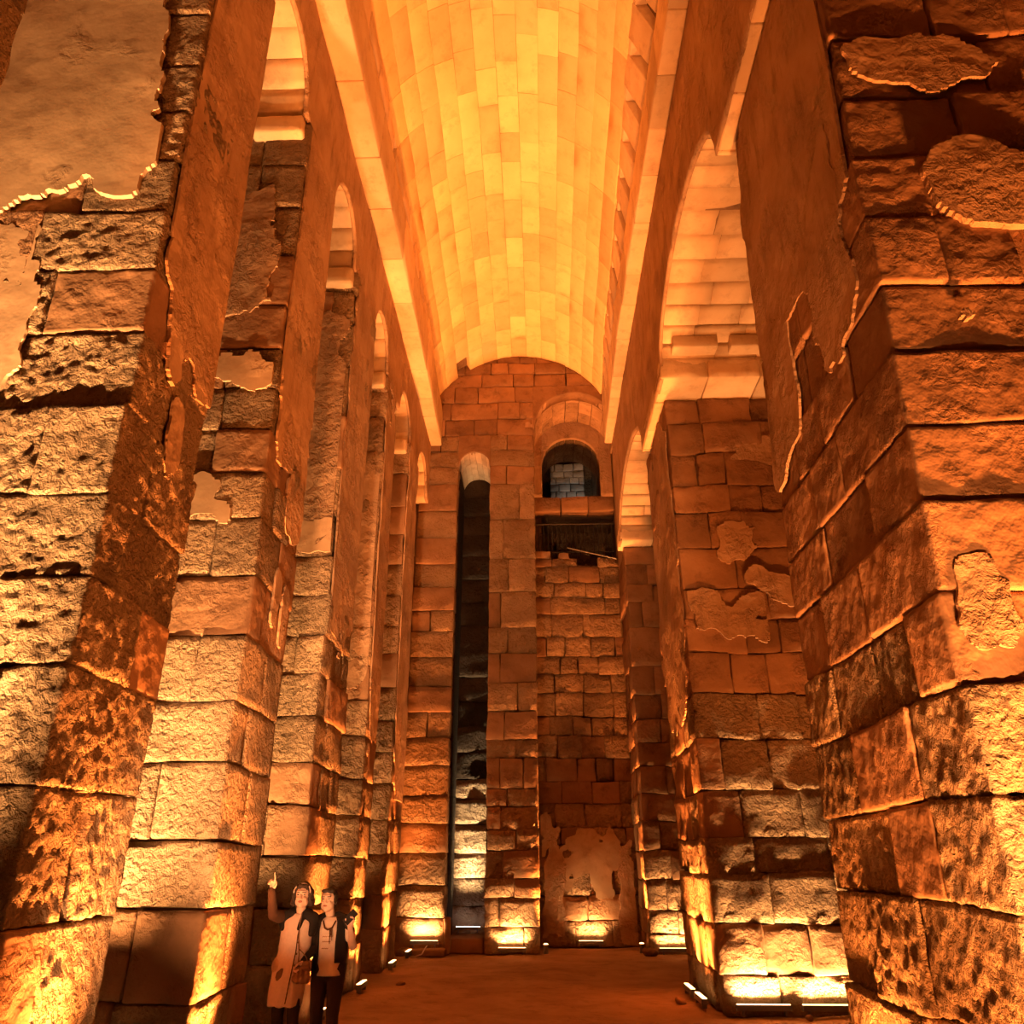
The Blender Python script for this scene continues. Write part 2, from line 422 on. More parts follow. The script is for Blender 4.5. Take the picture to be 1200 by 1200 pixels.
# cornices ---------------------------------------------------
def cornice(name, side):
    t = structure(name)
    rnd = random.Random(11 + side)
    def xo(y): return np.interp(y, [6.8, 14.5, 19.4], [-2.54, -2.56, -2.66]) if side < 0 else np.interp(y, [6.8, 14.5, 19.4], [1.96, 1.93, 2.04])
    def xt(y): return np.interp(y, [6.8, 9, 12, 16.7, 19.4], [-2.50, -2.54, -2.55, -2.64, -2.80]) if side < 0 else np.interp(y, [6.8, 9, 12, 16.7, 19.4], [1.66, 1.67, 1.79, 1.88, 2.03])
    # x coordinate of the lattice: 0 = face, 1 = back
    ztop, zb = 14.46, 12.78
    zf = 13.72 if side > 0 else 13.95
    def mp(p):
        w = np.clip((p[:, 2] - zf) / (ztop - zf), 0, 1)
        face = xo(p[:, 1]) * (1 - w) + xt(p[:, 1]) * w
        q = p.copy(); q[:, 0] = face + side * p[:, 0]; return q
    y = -1.0
    while y < YE:
        ln = rnd.uniform(.9, 1.5)
        if YE + .03 - (y + ln) < .5: ln = YE + .03 - y
        dx = rnd.uniform(-.008, .008)
        o = stone(None, (dx, y, zb), (1.0, y + ln, zf), M_CORN, .25, .008, .004, .02, mp, warp=.0, coarse=(0,), gap=.003, name='cornice_stone')
        wchild(t, o)
        y += ln
    y = -1.0 + .3
    step = .86
    while y < YE - .2:
        g = .26 if (side > 0 or y > 12.4 or rnd.random() < .4) else .0
        b = min(y + step - g, YE + .02)
        o = stone(None, (rnd.uniform(-.01, .01), y, zf), (.9, b, ztop), M_CORN, .2, .01, .005, .02, mp, warp=.0, coarse=(0,), gap=.003, name='springer_stone')
        wchild(t, o)
        if g:   # back of the beam socket
            o = stone(None, (.30, b, zf), (.9, b + g, ztop), M_CORE, .3, .01, .005, .01, mp, warp=0, coarse=(0, 1), gap=.0, name='socket_back')
            wchild(t, o)
            o = stone(None, (.02, b, ztop - .1), (.6, b + g, ztop), M_CORN, .3, .01, .005, .01, mp, warp=0, coarse=(0, 1), gap=.0, name='socket_lintel')
            wchild(t, o)
        y += step
    return t
cornice('trim_1', -1); cornice('trim_2', 1)

# upper arcade walls ----------------------------------------
def arcade(name, side, xf, y_a, y_b, zt, zbase, openings, thick=.06, mat=M_PLASTER, ax='x'):
    """plastered wall in the plane of the nave with arched openings: (ya, yb, spring, rise)"""
    ys = np.arange(y_a, y_b + .001, .09)
    for (a, b, s, r) in openings: ys = np.concatenate([ys, np.linspace(a, b, 31), [a - .001, b + .001]])
    ys = np.unique(np.round(ys, 4)); key = set(round(v, 4) for o_ in openings for v in (o_[0], o_[1], o_[0] - .001, o_[1] + .001))
    kp = []
    for v in ys:
        if kp and v - kp[-1] < .012 and round(v, 4) not in key and True: continue
        if len(kp) > 1 and round(v, 4) in key and kp[-1] not in key and v - kp[-1] < .012: kp.pop()
        kp.append(round(float(v), 4))
    ys = np.array(kp)
    def zb(y):
        for (a, b, s, r) in openings:
            if a <= y <= b:
                c = (a + b) / 2; h = (b - a) / 2; q = max(0, 1 - ((y - c) / h) ** 2)
                return s + r * math.sqrt(q)
        return zbase
    Z0 = np.array([zb(y) for y in ys])
    nt_ = 22
    T = np.linspace(0, 1, nt_)
    V = []
    for (y, z0) in zip(ys, Z0):
        for t in T: V.append((xf, y, z0 + (zt - z0) * t))
    V = np.array(V); n0 = len(V)
    V[:, 0] += side * -.012 * fbm(V * 1.1, 8, 3)
    B = V.copy(); B[:, 0] = xf + side * thick
    ny = len(ys); idx = np.arange(n0).reshape(ny, nt_)
    f = np.stack([idx[:-1, :-1].ravel(), idx[1:, :-1].ravel(), idx[1:, 1:].ravel(), idx[:-1, 1:].ravel()], 1)
    fb = f[:, ::-1] + n0
    e1 = np.stack([idx[:-1, 0], idx[:-1, 0] + n0, idx[1:, 0] + n0, idx[1:, 0]], 1)
    e2 = np.stack([idx[1:, -1], idx[1:, -1] + n0, idx[:-1, -1] + n0, idx[:-1, -1]], 1)
    F_ = np.concatenate([f, fb, e1, e2])
    if side > 0: F_ = F_[:, ::-1]
    VV = np.concatenate([V, B])
    if ax == 'y': VV = VV[:, [1, 0, 2]]; F_ = F_[:, ::-1]
    return mesh_obj(name, VV, F_, mat)
L_OP = [(-.2, 1.1, 10.95, .85), (2.6, 4.2, 10.95, .85), (5.5, 7.05, 11.0, .85), (8.55, 10.02, 10.95, .85), (11.65, 13.05, 10.95, .85), (14.45, 16.1, 10.95, .85), (17.3, 19.0, 10.95, .85)]
R_OP = [(-1.5, 2.9, 9.75, .95), (6.7, 11.4, 9.75, 1.08), (14.05, 18.85, 9.8, .98)]
wall_left = structure('wall_left'); wall_right = structure('wall_right')
wchild(wall_left, arcade('plastered_wall', -1, -2.97, -4, 19.32, 12.8, 10.95, L_OP))
wchild(wall_right, arcade('plastered_wall', 1, 2.24, -4, 19.32, 12.8, 9.57, R_OP))
# barrel of each arch, stone by stone
def arch_barrel(wall, side, xin, depth, op, rows, cell=.12, seed=1, z_min_side=None, mat=M_CORN):
    a, b, s, r = op; c = (a + b) / 2; h = (b - a) / 2
    rnd = random.Random(seed)
    def mp(p):
        th = p[:, 1]
        return np.stack([xin + side * p[:, 0], c - (h + p[:, 2]) * np.cos(th), s + (r + p[:, 2]) * np.sin(th)], 1)
    for i in range(rows):
        t0, t1 = math.pi * i / rows, math.pi * (i + 1) / rows
        x = 0.0
        while x < depth:
            w = rnd.uniform(.55, 1.0)
            if depth - (x + w) < .35: w = depth - x
            lo = (x + .006, t0 + .012 / rows, rnd.uniform(-.012, .012)); hi = (x + w - .006, t1 - .02 / rows, .34)
            if side > 0: lo2, hi2 = lo, hi
            cs = [np.linspace(lo[0], hi[0], 4), np.linspace(lo[1], hi[1], 4), np.array([lo[2], hi[2]])]
            g, faces = lattice(4, 4, 2)
            p = np.stack([cs[k][g[:, k]] for k in range(3)], 1)
            edge = ((g[:, 0] % 3 == 0) | (g[:, 1] % 3 == 0)) & (g[:, 2] == 0)
            p[:, 2] += edge * .02 + (g[:, 2] == 0) * .008 * vnoise(p * 5 + seed, 3)
            o = mesh_obj('arch_stone', mp(p), faces[:, ::-1] if side < 0 else faces, mat)
            wchild(wall, o)
            x += w
for k, op in enumerate(L_OP[1:]):
    arch_barrel(wall_left, -1, -2.99, 2.0, op, 7, seed=k)
for k, op in enumerate(R_OP):
    arch_barrel(wall_right, 1, 2.27, 2.5, op, 15, seed=20 + k)
# spandrels above the bay barrels and the aisle side walls close the space
def simple_box(name, lo, hi, mat, kind='structure', parent=None):
    lo = np.array(lo); hi = np.array(hi)
    v = [(x, y, z) for x in (lo[0], hi[0]) for y in (lo[1], hi[1]) for z in (lo[2], hi[2])]
    f = [(0, 1, 3, 2), (4, 6, 7, 5), (0, 4, 5, 1), (2, 3, 7, 6), (0, 2, 6, 4), (1, 5, 7, 3)]
    o = mesh_obj(name, v, f, mat, smooth=False)
    if parent is not None: wchild(parent, o)
    else: o['kind'] = kind
    return o
simple_box('wall_aisle_left', (-6.3, -4, 0), (-5.5, 19.7, 12.4), M_CORE)
simple_box('wall_aisle_right', (5.3, -4, 0), (6.1, 19.7, 12.4), M_CORE)
simple_box('aisle_roof_infill', (-5.6, -4, 12.0), (-3.35, 19.7, 12.6), M_CORE, parent=wall_left)
simple_box('aisle_roof_infill', (2.65, -4, 10.85), (5.4, 19.7, 12.6), M_CORE, parent=wall_right)
simple_box('upper_wall', (-3.7, -4, 12.79), (-3.4, 19.7, 16.4), M_CORE, parent=wall_left)
simple_box('upper_wall', (2.7, -4, 12.79), (3.0, 19.7, 16.4), M_CORE, parent=wall_right)
simple_box('wall_front', (-6.3, -4.4, 0), (6.1, -4.0, 16.6), M_CORE)

# ------------------------------------------------------------ left piers
zl1 = courses([.75, 1.5, 2.27, 2.99, 3.57, 4.19, 4.87, 5.51, 6.1, 6.7, 7.25, 7.79], 10.95, .6, random.Random(1))
zl2 = courses([.75, 1.45, 2.01, 2.7, 3.3, 3.95, 4.59, 5.25, 5.77, 6.3, 6.82, 7.37, 8.0, 8.75, 9.52], 10.95, .6, random.Random(2))
zl3 = courses([.7, 1.33, 1.93, 2.5, 3.04, 3.63, 4.22, 4.74, 5.31, 5.9, 6.58, 7.3, 8.2, 9.12, 9.98], 10.95, .6, random.Random(3))
zl4 = courses([.66, 1.3, 1.9, 2.55, 3.1, 3.8, 4.4, 5.0, 5.7, 6.4, 7.0, 7.7, 8.4, 9.2, 10.0], 10.95, .6, random.Random(4))
zl5 = courses([.7, 1.3, 2.0, 2.6, 3.3, 3.9, 4.5, 5.2, 5.9, 6.5, 7.2, 7.9, 8.6, 9.3, 10.1], 10.95, .6, random.Random(5))
G = None
L0 = stone_pier('massive pier at the top left edge, nearest on the left side', -1, XL, 1.3, 2.95, 10.95, zl4, xvis=.5, cell=.12, shift=SH_L, seed=40, group=G)
L1 = stone_pier('huge rough pier filling the left edge, black crack low in its face', -1, XL, 4.72, 5.97, 10.95, zl1, xvis=2.2, cell=.021, cracks={2: (.55, .10)}, shift=SH_L, seed=4, group=G, ly=(.5, .75), lx=(.9, 1.3))
L2 = stone_pier('left pier of tan chiselled blocks directly behind the two women', -1, XL, 7.55, 8.87, 10.95, zl2, cell=.055, shift=SH_L, seed=13, group=G, ly=(.5, .75))
L3 = stone_pier('left pier seen just right of the woman with the phone', -1, XL, 10.45, 11.98, 10.95, zl3, cell=.09, shift=SH_L, seed=21, group=G)
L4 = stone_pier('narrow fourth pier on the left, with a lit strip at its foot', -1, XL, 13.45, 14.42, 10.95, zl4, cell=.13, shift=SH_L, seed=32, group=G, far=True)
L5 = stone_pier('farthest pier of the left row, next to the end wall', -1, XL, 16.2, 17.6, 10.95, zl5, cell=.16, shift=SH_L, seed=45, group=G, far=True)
# ledges at the springing of the left arches
for t, y0, y1 in ((L0, 1.3, 2.95), (L1, 4.72, 5.97), (L2, 7.55, 8.87), (L3, 10.45, 11.98), (L4, 13.45, 14.42), (L5, 16.2, 17.6)):
    x = 0.05
    rnd = random.Random(int(y0 * 10))
    while x < 2.2:
        w = min(rnd.uniform(.5, .9), 2.3 - x)
        o = stone(None, (XL - x, y0 - .52, 10.62), (XL - x - w, y0 - .1, 10.95), M_CORN, .1, .015, .008, .03, None, coarse=(1,), name='ledge_stone')
        wchild(t, o); x += w
# ------------------------------------------------------------ right piers
zr1 = courses([.45, .98, 1.62, 2.18, 2.76, 3.29, 3.88, 4.42, 4.98, 5.5, 6.06, 6.65, 7.22, 7.82, 8.4, 8.95], 9.57, .6, random.Random(6))
zr2 = courses([.48, 1.08, 1.70, 2.17, 2.82, 3.53, 4.2, 4.85, 5.41, 5.94, 6.64, 7.29, 7.81, 8.44, 9.05], 9.57, .6, random.Random(7))
zr3 = courses([.40, .87, 1.48, 2.08, 2.70, 3.31, 3.93, 4.48, 5.05, 5.64, 6.35, 7.34, 8.03, 8.5], 9.57, .6, random.Random(8))
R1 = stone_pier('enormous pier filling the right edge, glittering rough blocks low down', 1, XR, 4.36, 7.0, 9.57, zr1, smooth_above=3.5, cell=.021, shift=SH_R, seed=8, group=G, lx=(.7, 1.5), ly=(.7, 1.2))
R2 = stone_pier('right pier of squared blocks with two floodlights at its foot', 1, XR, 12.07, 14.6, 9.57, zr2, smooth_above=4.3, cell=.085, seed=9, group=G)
def impost(t, ya, yb, y_front, x0=2.24, xe=4.9):
    rnd = random.Random(int(ya * 7))
    x = x0
    while x < xe:     # front course
        w = min(rnd.uniform(.8, 1.1), xe + .01 - x)
        wchild(t, stone(None, (x, y_front, 9.57), (x + w, y_front + .8, 9.98), M_CORN, .12, .008, .005, .025, None, warp=0, coarse=(1,), name='impost_stone', gap=.004))
        x += w
    y = y_front + .8
    while y < yb - .05:   # along the nave
        w = min(rnd.uniform(.7, 1.1), yb - y)
        wchild(t, stone(None, (x0, y, 9.55), (x0 + .3, y + w, 9.9), M_CORN, .12, .008, .005, .025, None, warp=0, coarse=(0,), name='impost_stone', gap=.004))
        y += w
impost(wall_right, 11.37, 14.0, 11.37)
impost(wall_right, 3.2, 6.7, 3.2)
impost(wall_right, 18.85, 19.3, 18.85)
for (xa, xb) in ((2.45, 3.25), (3.45, 4.3)):      # projecting blocks just over the impost of the second right pier
    wchild(wall_right, stone(None, (xa, 11.08, 10.02), (xb, 11.5, 10.28), M_CORN, .1, .01, .006, .025, None, warp=0, coarse=(1,), name='corbel_block'))

# ------------------------------------------------------------ end wall
wall_back = structure('wall_back')
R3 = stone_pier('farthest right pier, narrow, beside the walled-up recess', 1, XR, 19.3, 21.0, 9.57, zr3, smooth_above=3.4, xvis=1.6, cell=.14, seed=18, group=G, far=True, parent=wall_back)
def wall_rows(parent, xa, xb, zs, y, seed, cell=.14, depth=.45, wmin=.5, wmax=1.1, mats=None, gapz=.003, amp=.018, ragged=0, name='stone'):
    rnd = random.Random(seed)
    n = len(zs) - 1
    for i, (za, zb) in enumerate(zip(zs[:-1], zs[1:])):
        x = xa; first = True
        while x < xb - .01:
            w = rnd.uniform(wmin, wmax) * (.6 if first and i % 2 else 1)
            if xb - (x + w) < wmin * .6: w = xb - x
            first = False
            m = (mats or [M_ROUGH_FAR, M_ROUGH_FAR, M_WORN])[rnd.randrange(3 if not mats else len(mats))]
            py = rnd.uniform(-.02, .025)
            zt = zb - (rnd.uniform(0, ragged) if i >= n - 1 and ragged else 0)
            o = stone(None, (x, y + py, za), (x + w, y + depth, zt), m, cell, amp, .01, .025, None, coarse=(1,), gap=rnd.choice([gapz, gapz, .010]), name=name)
            if o: wchild(parent, o)
            x += w
SX0, SX1, MX1, RX1 = -2.14, -1.24, 0.0, 2.36
zsL = courses([.72, 1.36, 2.03, 2.67, 3.27, 3.96, 4.6, 5.2, 5.85, 6.6, 7.28, 7.85, 8.5, 9.16, 9.9, 10.7, 11.55], 12.1, .6, random.Random(31))
zsM = courses([.52, 1.10, 1.50, 2.08, 2.52, 3.04, 3.45, 4.13, 4.55, 5.25, 5.94, 6.7, 7.37, 8.35, 9.26, 10.44, 11.52], 12.1, .6, random.Random(32))
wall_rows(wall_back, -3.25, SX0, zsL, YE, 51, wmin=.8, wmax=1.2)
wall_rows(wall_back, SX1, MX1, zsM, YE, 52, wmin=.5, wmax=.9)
# arched heads of slot and recess
wchild(wall_back, arcade('arch_wall', -1, YE, SX0 - .02, SX1 + .02, 13.1, 12.1, [(SX0, SX1, 12.1, .45)], thick=-.45, mat=M_WORN, ax='y'))
wchild(wall_back, arcade('arch_wall', -1, YE, MX1 - .02, RX1 + .04, 14.75, 13.35, [(MX1, RX1, 13.35, 1.17)], thick=-.45, mat=M_WORN, ax='y'))
zt = [12.1, 12.6, 13.1]
wall_rows(wall_back, -3.25, SX0, zt, YE, 53, wmin=.8); wall_rows(wall_back, SX1, MX1, zt, YE, 54)
wall_rows(wall_back, -3.25, MX1, [13.1, 13.65, 14.2, 14.75], YE, 55, wmin=.6, wmax=1.4, mats=[M_WORN])
wall_rows(wall_back, RX1, 2.9, [9.57, 10.3, 11, 11.7, 12.3, 13.0, 13.6, 14.2, 14.75], YE, 56, wmin=.5, mats=[M_WORN])
wall_rows(wall_back, -3.25, 2.9, [14.75, 15.2, 15.6, 16.1], YE, 57, wmin=.5, wmax=1.2, mats=[M_WORN])
# slot: side faces, back wall, vaulted head
def barrel(parent, xc, r, zs_, ya, yb, rows, cols, mat, name='arch_stone', thick=.25):
    for i in range(rows):
        t0, t1 = math.pi * i / rows, math.pi * (i + 1) / rows
        for j in range(cols):
            y0 = ya + (yb - ya) * j / cols; y1 = ya + (yb - ya) * (j + 1) / cols
            g, faces = lattice(3, 3, 2)
            cs = [np.linspace(y0 + .005, y1 - .005, 3), np.linspace(t0 + .01, t1 - .01, 3), np.array([0, thick])]
            p = np.stack([cs[k][g[:, k]] for k in range(3)], 1)
            q = np.stack([xc - (r + p[:, 2]) * np.cos(p[:, 1]), p[:, 0], zs_ + (r + p[:, 2]) * np.sin(p[:, 1])], 1)
            q += .008 * np.stack([vnoise(q * 4, 1), vnoise(q * 4, 2), vnoise(q * 4, 3)], 1)
            wchild(parent, mesh_obj(name, q, faces, mat, smooth=False))
barrel(wall_back, (SX0 + SX1) / 2, .45, 12.1, YE + .02, 21.3, 8, 3, M_PLASTER_L)
simple_box('slot_side', (SX0 - .35, YE + .4, 0), (SX0 + .01, 21.4, 12.3), M_NEARBLACK, parent=wall_back)
simple_box('slot_side', (SX1 - .01, YE + .4, 0), (SX1 + .3, 21.4, 12.3), M_NEARBLACK, parent=wall_back)
zslot = courses([.9, 1.5, 2.05, 2.7, 3.3, 3.8, 4.5, 5.1, 5.8, 6.5, 7.2, 7.9, 8.6, 9.3, 10, 10.7, 11.3], 12.7, .6, random.Random(5))
wall_rows(wall_back, SX0 - .05, SX1 + .05, zslot[:7], 21.0, 60, wmin=.9, mats=[M_ROUGH_FAR], amp=.03)
wall_rows(wall_back, SX0 - .05, SX1 + .05, zslot[6:], 21.0, 61, wmin=.9, mats=[M_NEARBLACK], amp=.04)
# recess
simple_box('recess_side', (MX1 - .35, YE + .4, 0), (MX1, 21.4, 13.5), M_PLASTER, parent=wall_back)
simple_box('recess_side', (RX1 + .05, YE + .4, 9.5), (RX1 + .4, 21.4, 13.5), M_PLASTER, parent=wall_back)
barrel(wall_back, RX1 / 2, 1.18, 13.35, YE + .02, 21.0, 9, 3, M_PLASTER)
zrec = courses([.55, 1.1, 1.7, 2.24, 2.63, 3.2, 3.74, 4.33, 4.89, 5.38, 6.01, 6.52, 7.0, 7.55, 8.22, 8.7, 9.16], 9.95, .5, random.Random(9))
wall_rows(wall_back, -.05, RX1 + .1, zrec, 21.0, 62, wmin=.4, wmax=.95, amp=.025, ragged=.3)
patch(wall_back, 'y', 1, 21.0, 1.25, 1.85, .85, .50, 5, lim=(.06, 2.32, .05, 3.2), thick=.04, mat=M_PLASTER_L, jag=.5)
patch(wall_back, 'y', 1, 21.0, .35, 1.5, .3, 1.3, 9, lim=(.03, 2.32, .05, 3.2), thick=.05, mat=M_PLASTER, jag=.2)
patch(wall_back, 'y', 1, 21.0, 2.15, 1.3, .22, 1.2, 10, lim=(.03, 2.33, .05, 3.2), thick=.05, mat=M_PLASTER, jag=.2)
# upper chamber behind the recess
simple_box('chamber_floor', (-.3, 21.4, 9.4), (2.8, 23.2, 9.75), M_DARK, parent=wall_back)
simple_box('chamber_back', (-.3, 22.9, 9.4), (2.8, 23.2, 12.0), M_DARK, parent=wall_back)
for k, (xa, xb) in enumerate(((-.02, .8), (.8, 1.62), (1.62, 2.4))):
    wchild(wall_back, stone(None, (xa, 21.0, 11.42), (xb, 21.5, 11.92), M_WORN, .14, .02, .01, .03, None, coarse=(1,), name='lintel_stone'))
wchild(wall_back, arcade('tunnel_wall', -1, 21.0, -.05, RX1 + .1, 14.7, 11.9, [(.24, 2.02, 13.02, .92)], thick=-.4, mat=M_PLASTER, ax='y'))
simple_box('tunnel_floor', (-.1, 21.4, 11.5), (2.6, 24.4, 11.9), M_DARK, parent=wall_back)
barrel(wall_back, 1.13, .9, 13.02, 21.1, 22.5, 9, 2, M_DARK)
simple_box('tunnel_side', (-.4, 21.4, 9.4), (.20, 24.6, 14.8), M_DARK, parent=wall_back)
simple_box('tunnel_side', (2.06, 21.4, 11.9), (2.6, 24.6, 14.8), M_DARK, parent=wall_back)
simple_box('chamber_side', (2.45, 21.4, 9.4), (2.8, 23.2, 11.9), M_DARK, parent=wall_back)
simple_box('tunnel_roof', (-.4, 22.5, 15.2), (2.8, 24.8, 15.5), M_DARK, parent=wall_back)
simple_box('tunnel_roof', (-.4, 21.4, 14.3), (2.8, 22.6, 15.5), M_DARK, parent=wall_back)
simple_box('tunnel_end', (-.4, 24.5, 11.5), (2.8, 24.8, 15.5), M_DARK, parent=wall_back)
wall_rows(wall_back, .55, 1.75, [12.6, 12.85, 13.1, 13.35, 13.62, 13.9, 14.15, 14.4, 14.7], 24.1, 70, wmin=.28, wmax=.5, mats=[M_GREY], cell=.2, name='grey_stone')
simple_box('wall_back_mass', (-3.7, YE + .4, 12.9), (-.02, 21.8, 16.6), M_CORE, parent=wall_back)
simple_box('wall_back_mass', (-6.2, YE + .25, 0), (SX0 - .3, 21.8, 12.95), M_CORE, parent=wall_back)
simple_box('wall_back_mass', (SX1 + .25, YE + .4, 0), (MX1 - .3, 21.8, 12.95), M_CORE, parent=wall_back)
simple_box('wall_back_mass', (SX0 - .3, 21.4, 0), (SX1 + .3, 21.8, 12.95), M_CORE, parent=wall_back)
simple_box('wall_back_mass', (-.3, 21.45, 0), (5.2, 21.8, 9.4), M_CORE, parent=wall_back)
simple_box('wall_back_mass', (2.6, YE + .45, 9.57), (5.2, 21.8, 16.4), M_CORE, parent=wall_back)
simple_box('wall_back_mass', (-.1, YE + .4, 14.6), (2.7, 21.8, 16.4), M_CORE, parent=wall_back)
simple_box('wall_back_mass', (3.9, YE + .1, 0), (5.4, 21.8, 12.4), M_CORE, parent=wall_back)
# plinth at the foot of the left part, step in the slot
wchild(wall_back, stone(None, (-3.1, 18.75, 0), (-2.05, 19.32, .14), M_WORN, .14, .01, .008, .03, None, coarse=(), name='plinth_step'))
wchild(wall_back, stone(None, (-2.14, 19.15, 0), (-1.98, 19.34, .75), M_WORN, .12, .01, .008, .03, None, coarse=(), name='plinth_block'))
wchild(wall_back, stone(None, (-2.12, 19.5, 0), (-1.25, 20.98, .30), M_WORN, .2, .01, .008, .03, None, coarse=(), name='slot_step'))

# ------------------------------------------------------------ plaster skins
patch(L1, 'x', -1, XL, 5.45, 8.9, .75, 3.2, 3, lim=(4.80, 5.95, 5.6, 10.9), shift=SH_L, power=5, jag=.12)
patch(L1, 'x', -1, XL, 5.75, 6.2, .14, .8, 14, lim=(4.80, 5.95, 4, 10.9), shift=SH_L)
patch(L1, 'x', -1, XL, 5.45, 5.0, .10, .30, 24, shift=SH_L)
patch(L1, 'x', -1, XL, 5.2, 5.7, .10, .28, 26, shift=SH_L)
patch(L1, 'y', -1, 4.72, -4.0, 8.4, .75, 1.6, 7, lim=(-5.1, -3.12, 6.2, 10.9), shift=SH_L, jag=.2, mat=M_PLASTER_L, thick=.04)
patch(L1, 'y', -1, 4.72, -4.35, 5.9, .45, .9, 8, lim=(-5.1, -3.0, 4.6, 10.9), shift=SH_L, jag=.25, mat=M_PLASTER_L)
patch(L2, 'x', -1, XL, 8.25, 8.9, .75, 2.6, 31, lim=(7.62, 8.85, 5.6, 10.9), shift=SH_L, power=5, jag=.12)
patch(L2, 'x', -1, XL, 8.5, 5.9, .28, .5, 32, shift=SH_L, lim=(7.62, 8.85, 4, 10.9))
patch(L2, 'x', -1, XL, 8.2, 4.5, .10, .35, 33, shift=SH_L)
patch(L2, 'x', -1, XL, 8.55, 4.35, .10, .32, 35, shift=SH_L)
patch(L2, 'y', -1, 7.55, -3.6, 7.1, .5, .28, 34, lim=(-4.6, -3.02, 5, 10.9), shift=SH_L, jag=.25, mat=M_PLASTER_L)
patch(L2, 'y', -1, 7.55, -3.75, 8.8, .6, .9, 36, lim=(-4.6, -3.02, 5, 10.9), shift=SH_L, jag=.2)
patch(L2, 'y', -1, 7.55, -3.7, 5.4, .28, .32, 37, shift=SH_L, jag=.25, mat=M_PLASTER_L)
patch(L3, 'x', -1, XL, 11.25, 7.9, .75, 3.2, 41, lim=(10.52, 11.95, 4.6, 10.9), shift=SH_L, power=5, jag=.1)
patch(L3, 'y', -1, 10.45, -3.5, 8.0, .6, 1.9, 42, lim=(-4.4, -2.99, 5, 10.9), shift=SH_L, jag=.15)
patch(L3, 'y', -1, 10.45, -3.3, 6.2, .35, .32, 43, lim=(-4.4, -2.99, 5, 10.9), shift=SH_L, jag=.2, mat=M_PLASTER_L)
patch(L4, 'x', -1, XL, 13.95, 7.4, .47, 3.8, 44, lim=(13.5, 14.4, 3.4, 10.9), shift=SH_L, power=5, jag=.1)
patch(L4, 'y', -1, 13.45, -3.4, 7.0, .5, 2.2, 45, lim=(-4.3, -2.99, 3, 10.9), shift=SH_L, jag=.15)
patch(L5, 'x', -1, XL, 16.9, 7.0, .68, 4.2, 46, lim=(16.25, 17.55, 3, 10.9), shift=SH_L, power=5, jag=.1)
patch(R1, 'x', 1, XR, 5.6, 8.1, 1.3, 1.7, 51, lim=(4.45, 6.97, 5.9, 9.5), shift=SH_R, power=5, jag=.1)
patch(R1, 'x', 1, XR, 5.0, 6.4, .42, .85, 52, lim=(4.45, 6.97, 3.9, 9.5), shift=SH_R, jag=.15)
patch(R1, 'x', 1, XR, 6.5, 6.0, .42, .8, 53, lim=(4.45, 6.97, 3.9, 9.5), shift=SH_R, jag=.15)
patch(R1, 'y', 1, 4.36, 3.35, 6.25, .55, .38, 54, lim=(2.5, 4.6, 4, 9.5), shift=SH_R, jag=.15, thick=.06)
patch(R1, 'y', 1, 4.36, 3.1, 7.55, .45, .2, 55, shift=SH_R, jag=.15)
patch(R1, 'y', 1, 4.36, 2.92, 5.22, .13, .09, 56, shift=SH_R, jag=.15, thick=.05)
patch(R1, 'y', 1, 4.36, 2.62, 3.2, .13, .24, 57, shift=SH_R, lim=(2.44, 3, 2, 4), jag=.3, cell=.02)
patch(R2, 'y', 1, 12.07, 3.45, 6.75, .45, .42, 61, jag=.22, thick=.04)
patch(R2, 'y', 1, 12.07, 3.85, 5.95, .50, .28, 62, jag=.2, thick=.05)
patch(R2, 'y', 1, 12.07, 3.0, 5.45, .5, .32, 63, lim=(2.45, 3.7, 5, 6), jag=.28, thick=.05)
patch(R2, 'y', 1, 12.07, 3.85, 8.45, .5, .2, 64, jag=.2)
patch(R2, 'x', 1, XR, 13.3, 6.6, 1.1, 2.7, 65, lim=(12.15, 14.55, 3, 9.5), jag=.12, power=5)

# ------------------------------------------------------------ floodlights
HP = math.pi / 2
# left row, along the nave faces
for y, lab in ((5.3, 'floodlight bar at the nave side of the huge left pier'), (7.85, 'floodlight bar hidden behind the two women'), (11.3, 'floodlight bar at the foot of the pier right of the women'),
               (13.85, 'floodlight bar at the foot of the narrow fourth left pier'), (16.6, 'floodlight bar at the foot of the farthest left pier'), (18.55, 'small floodlight bar with a loose cable by the end wall')):
    bar_lamp(lab, (XL + .16, y, .02), .5, HP, math.radians(-3), 230, ORANGE, 52, None)
bar_lamp('floodlight bar low beside the pier at the top left edge', (XL + .16, 2.2, .02), .5, HP, math.radians(-3), 230, ORANGE, 52, None)
# right row
for y, lab, tl, sp in ((12.72, 'nearer of two slanted floodlight bars beside the second right pier', -3, 52), (13.6, 'farther of two slanted floodlight bars beside the second right pier', -3, 52),
               (4.6, 'floodlight bar beside the enormous right pier, nearer one', 18, 125), (6.3, 'floodlight bar beside the enormous right pier, farther one', 18, 125)):
    bar_lamp(lab, (XR - .16, y, .02), .6, -HP, math.radians(tl), 230 if tl < 0 else 330, ORANGE, sp, None)
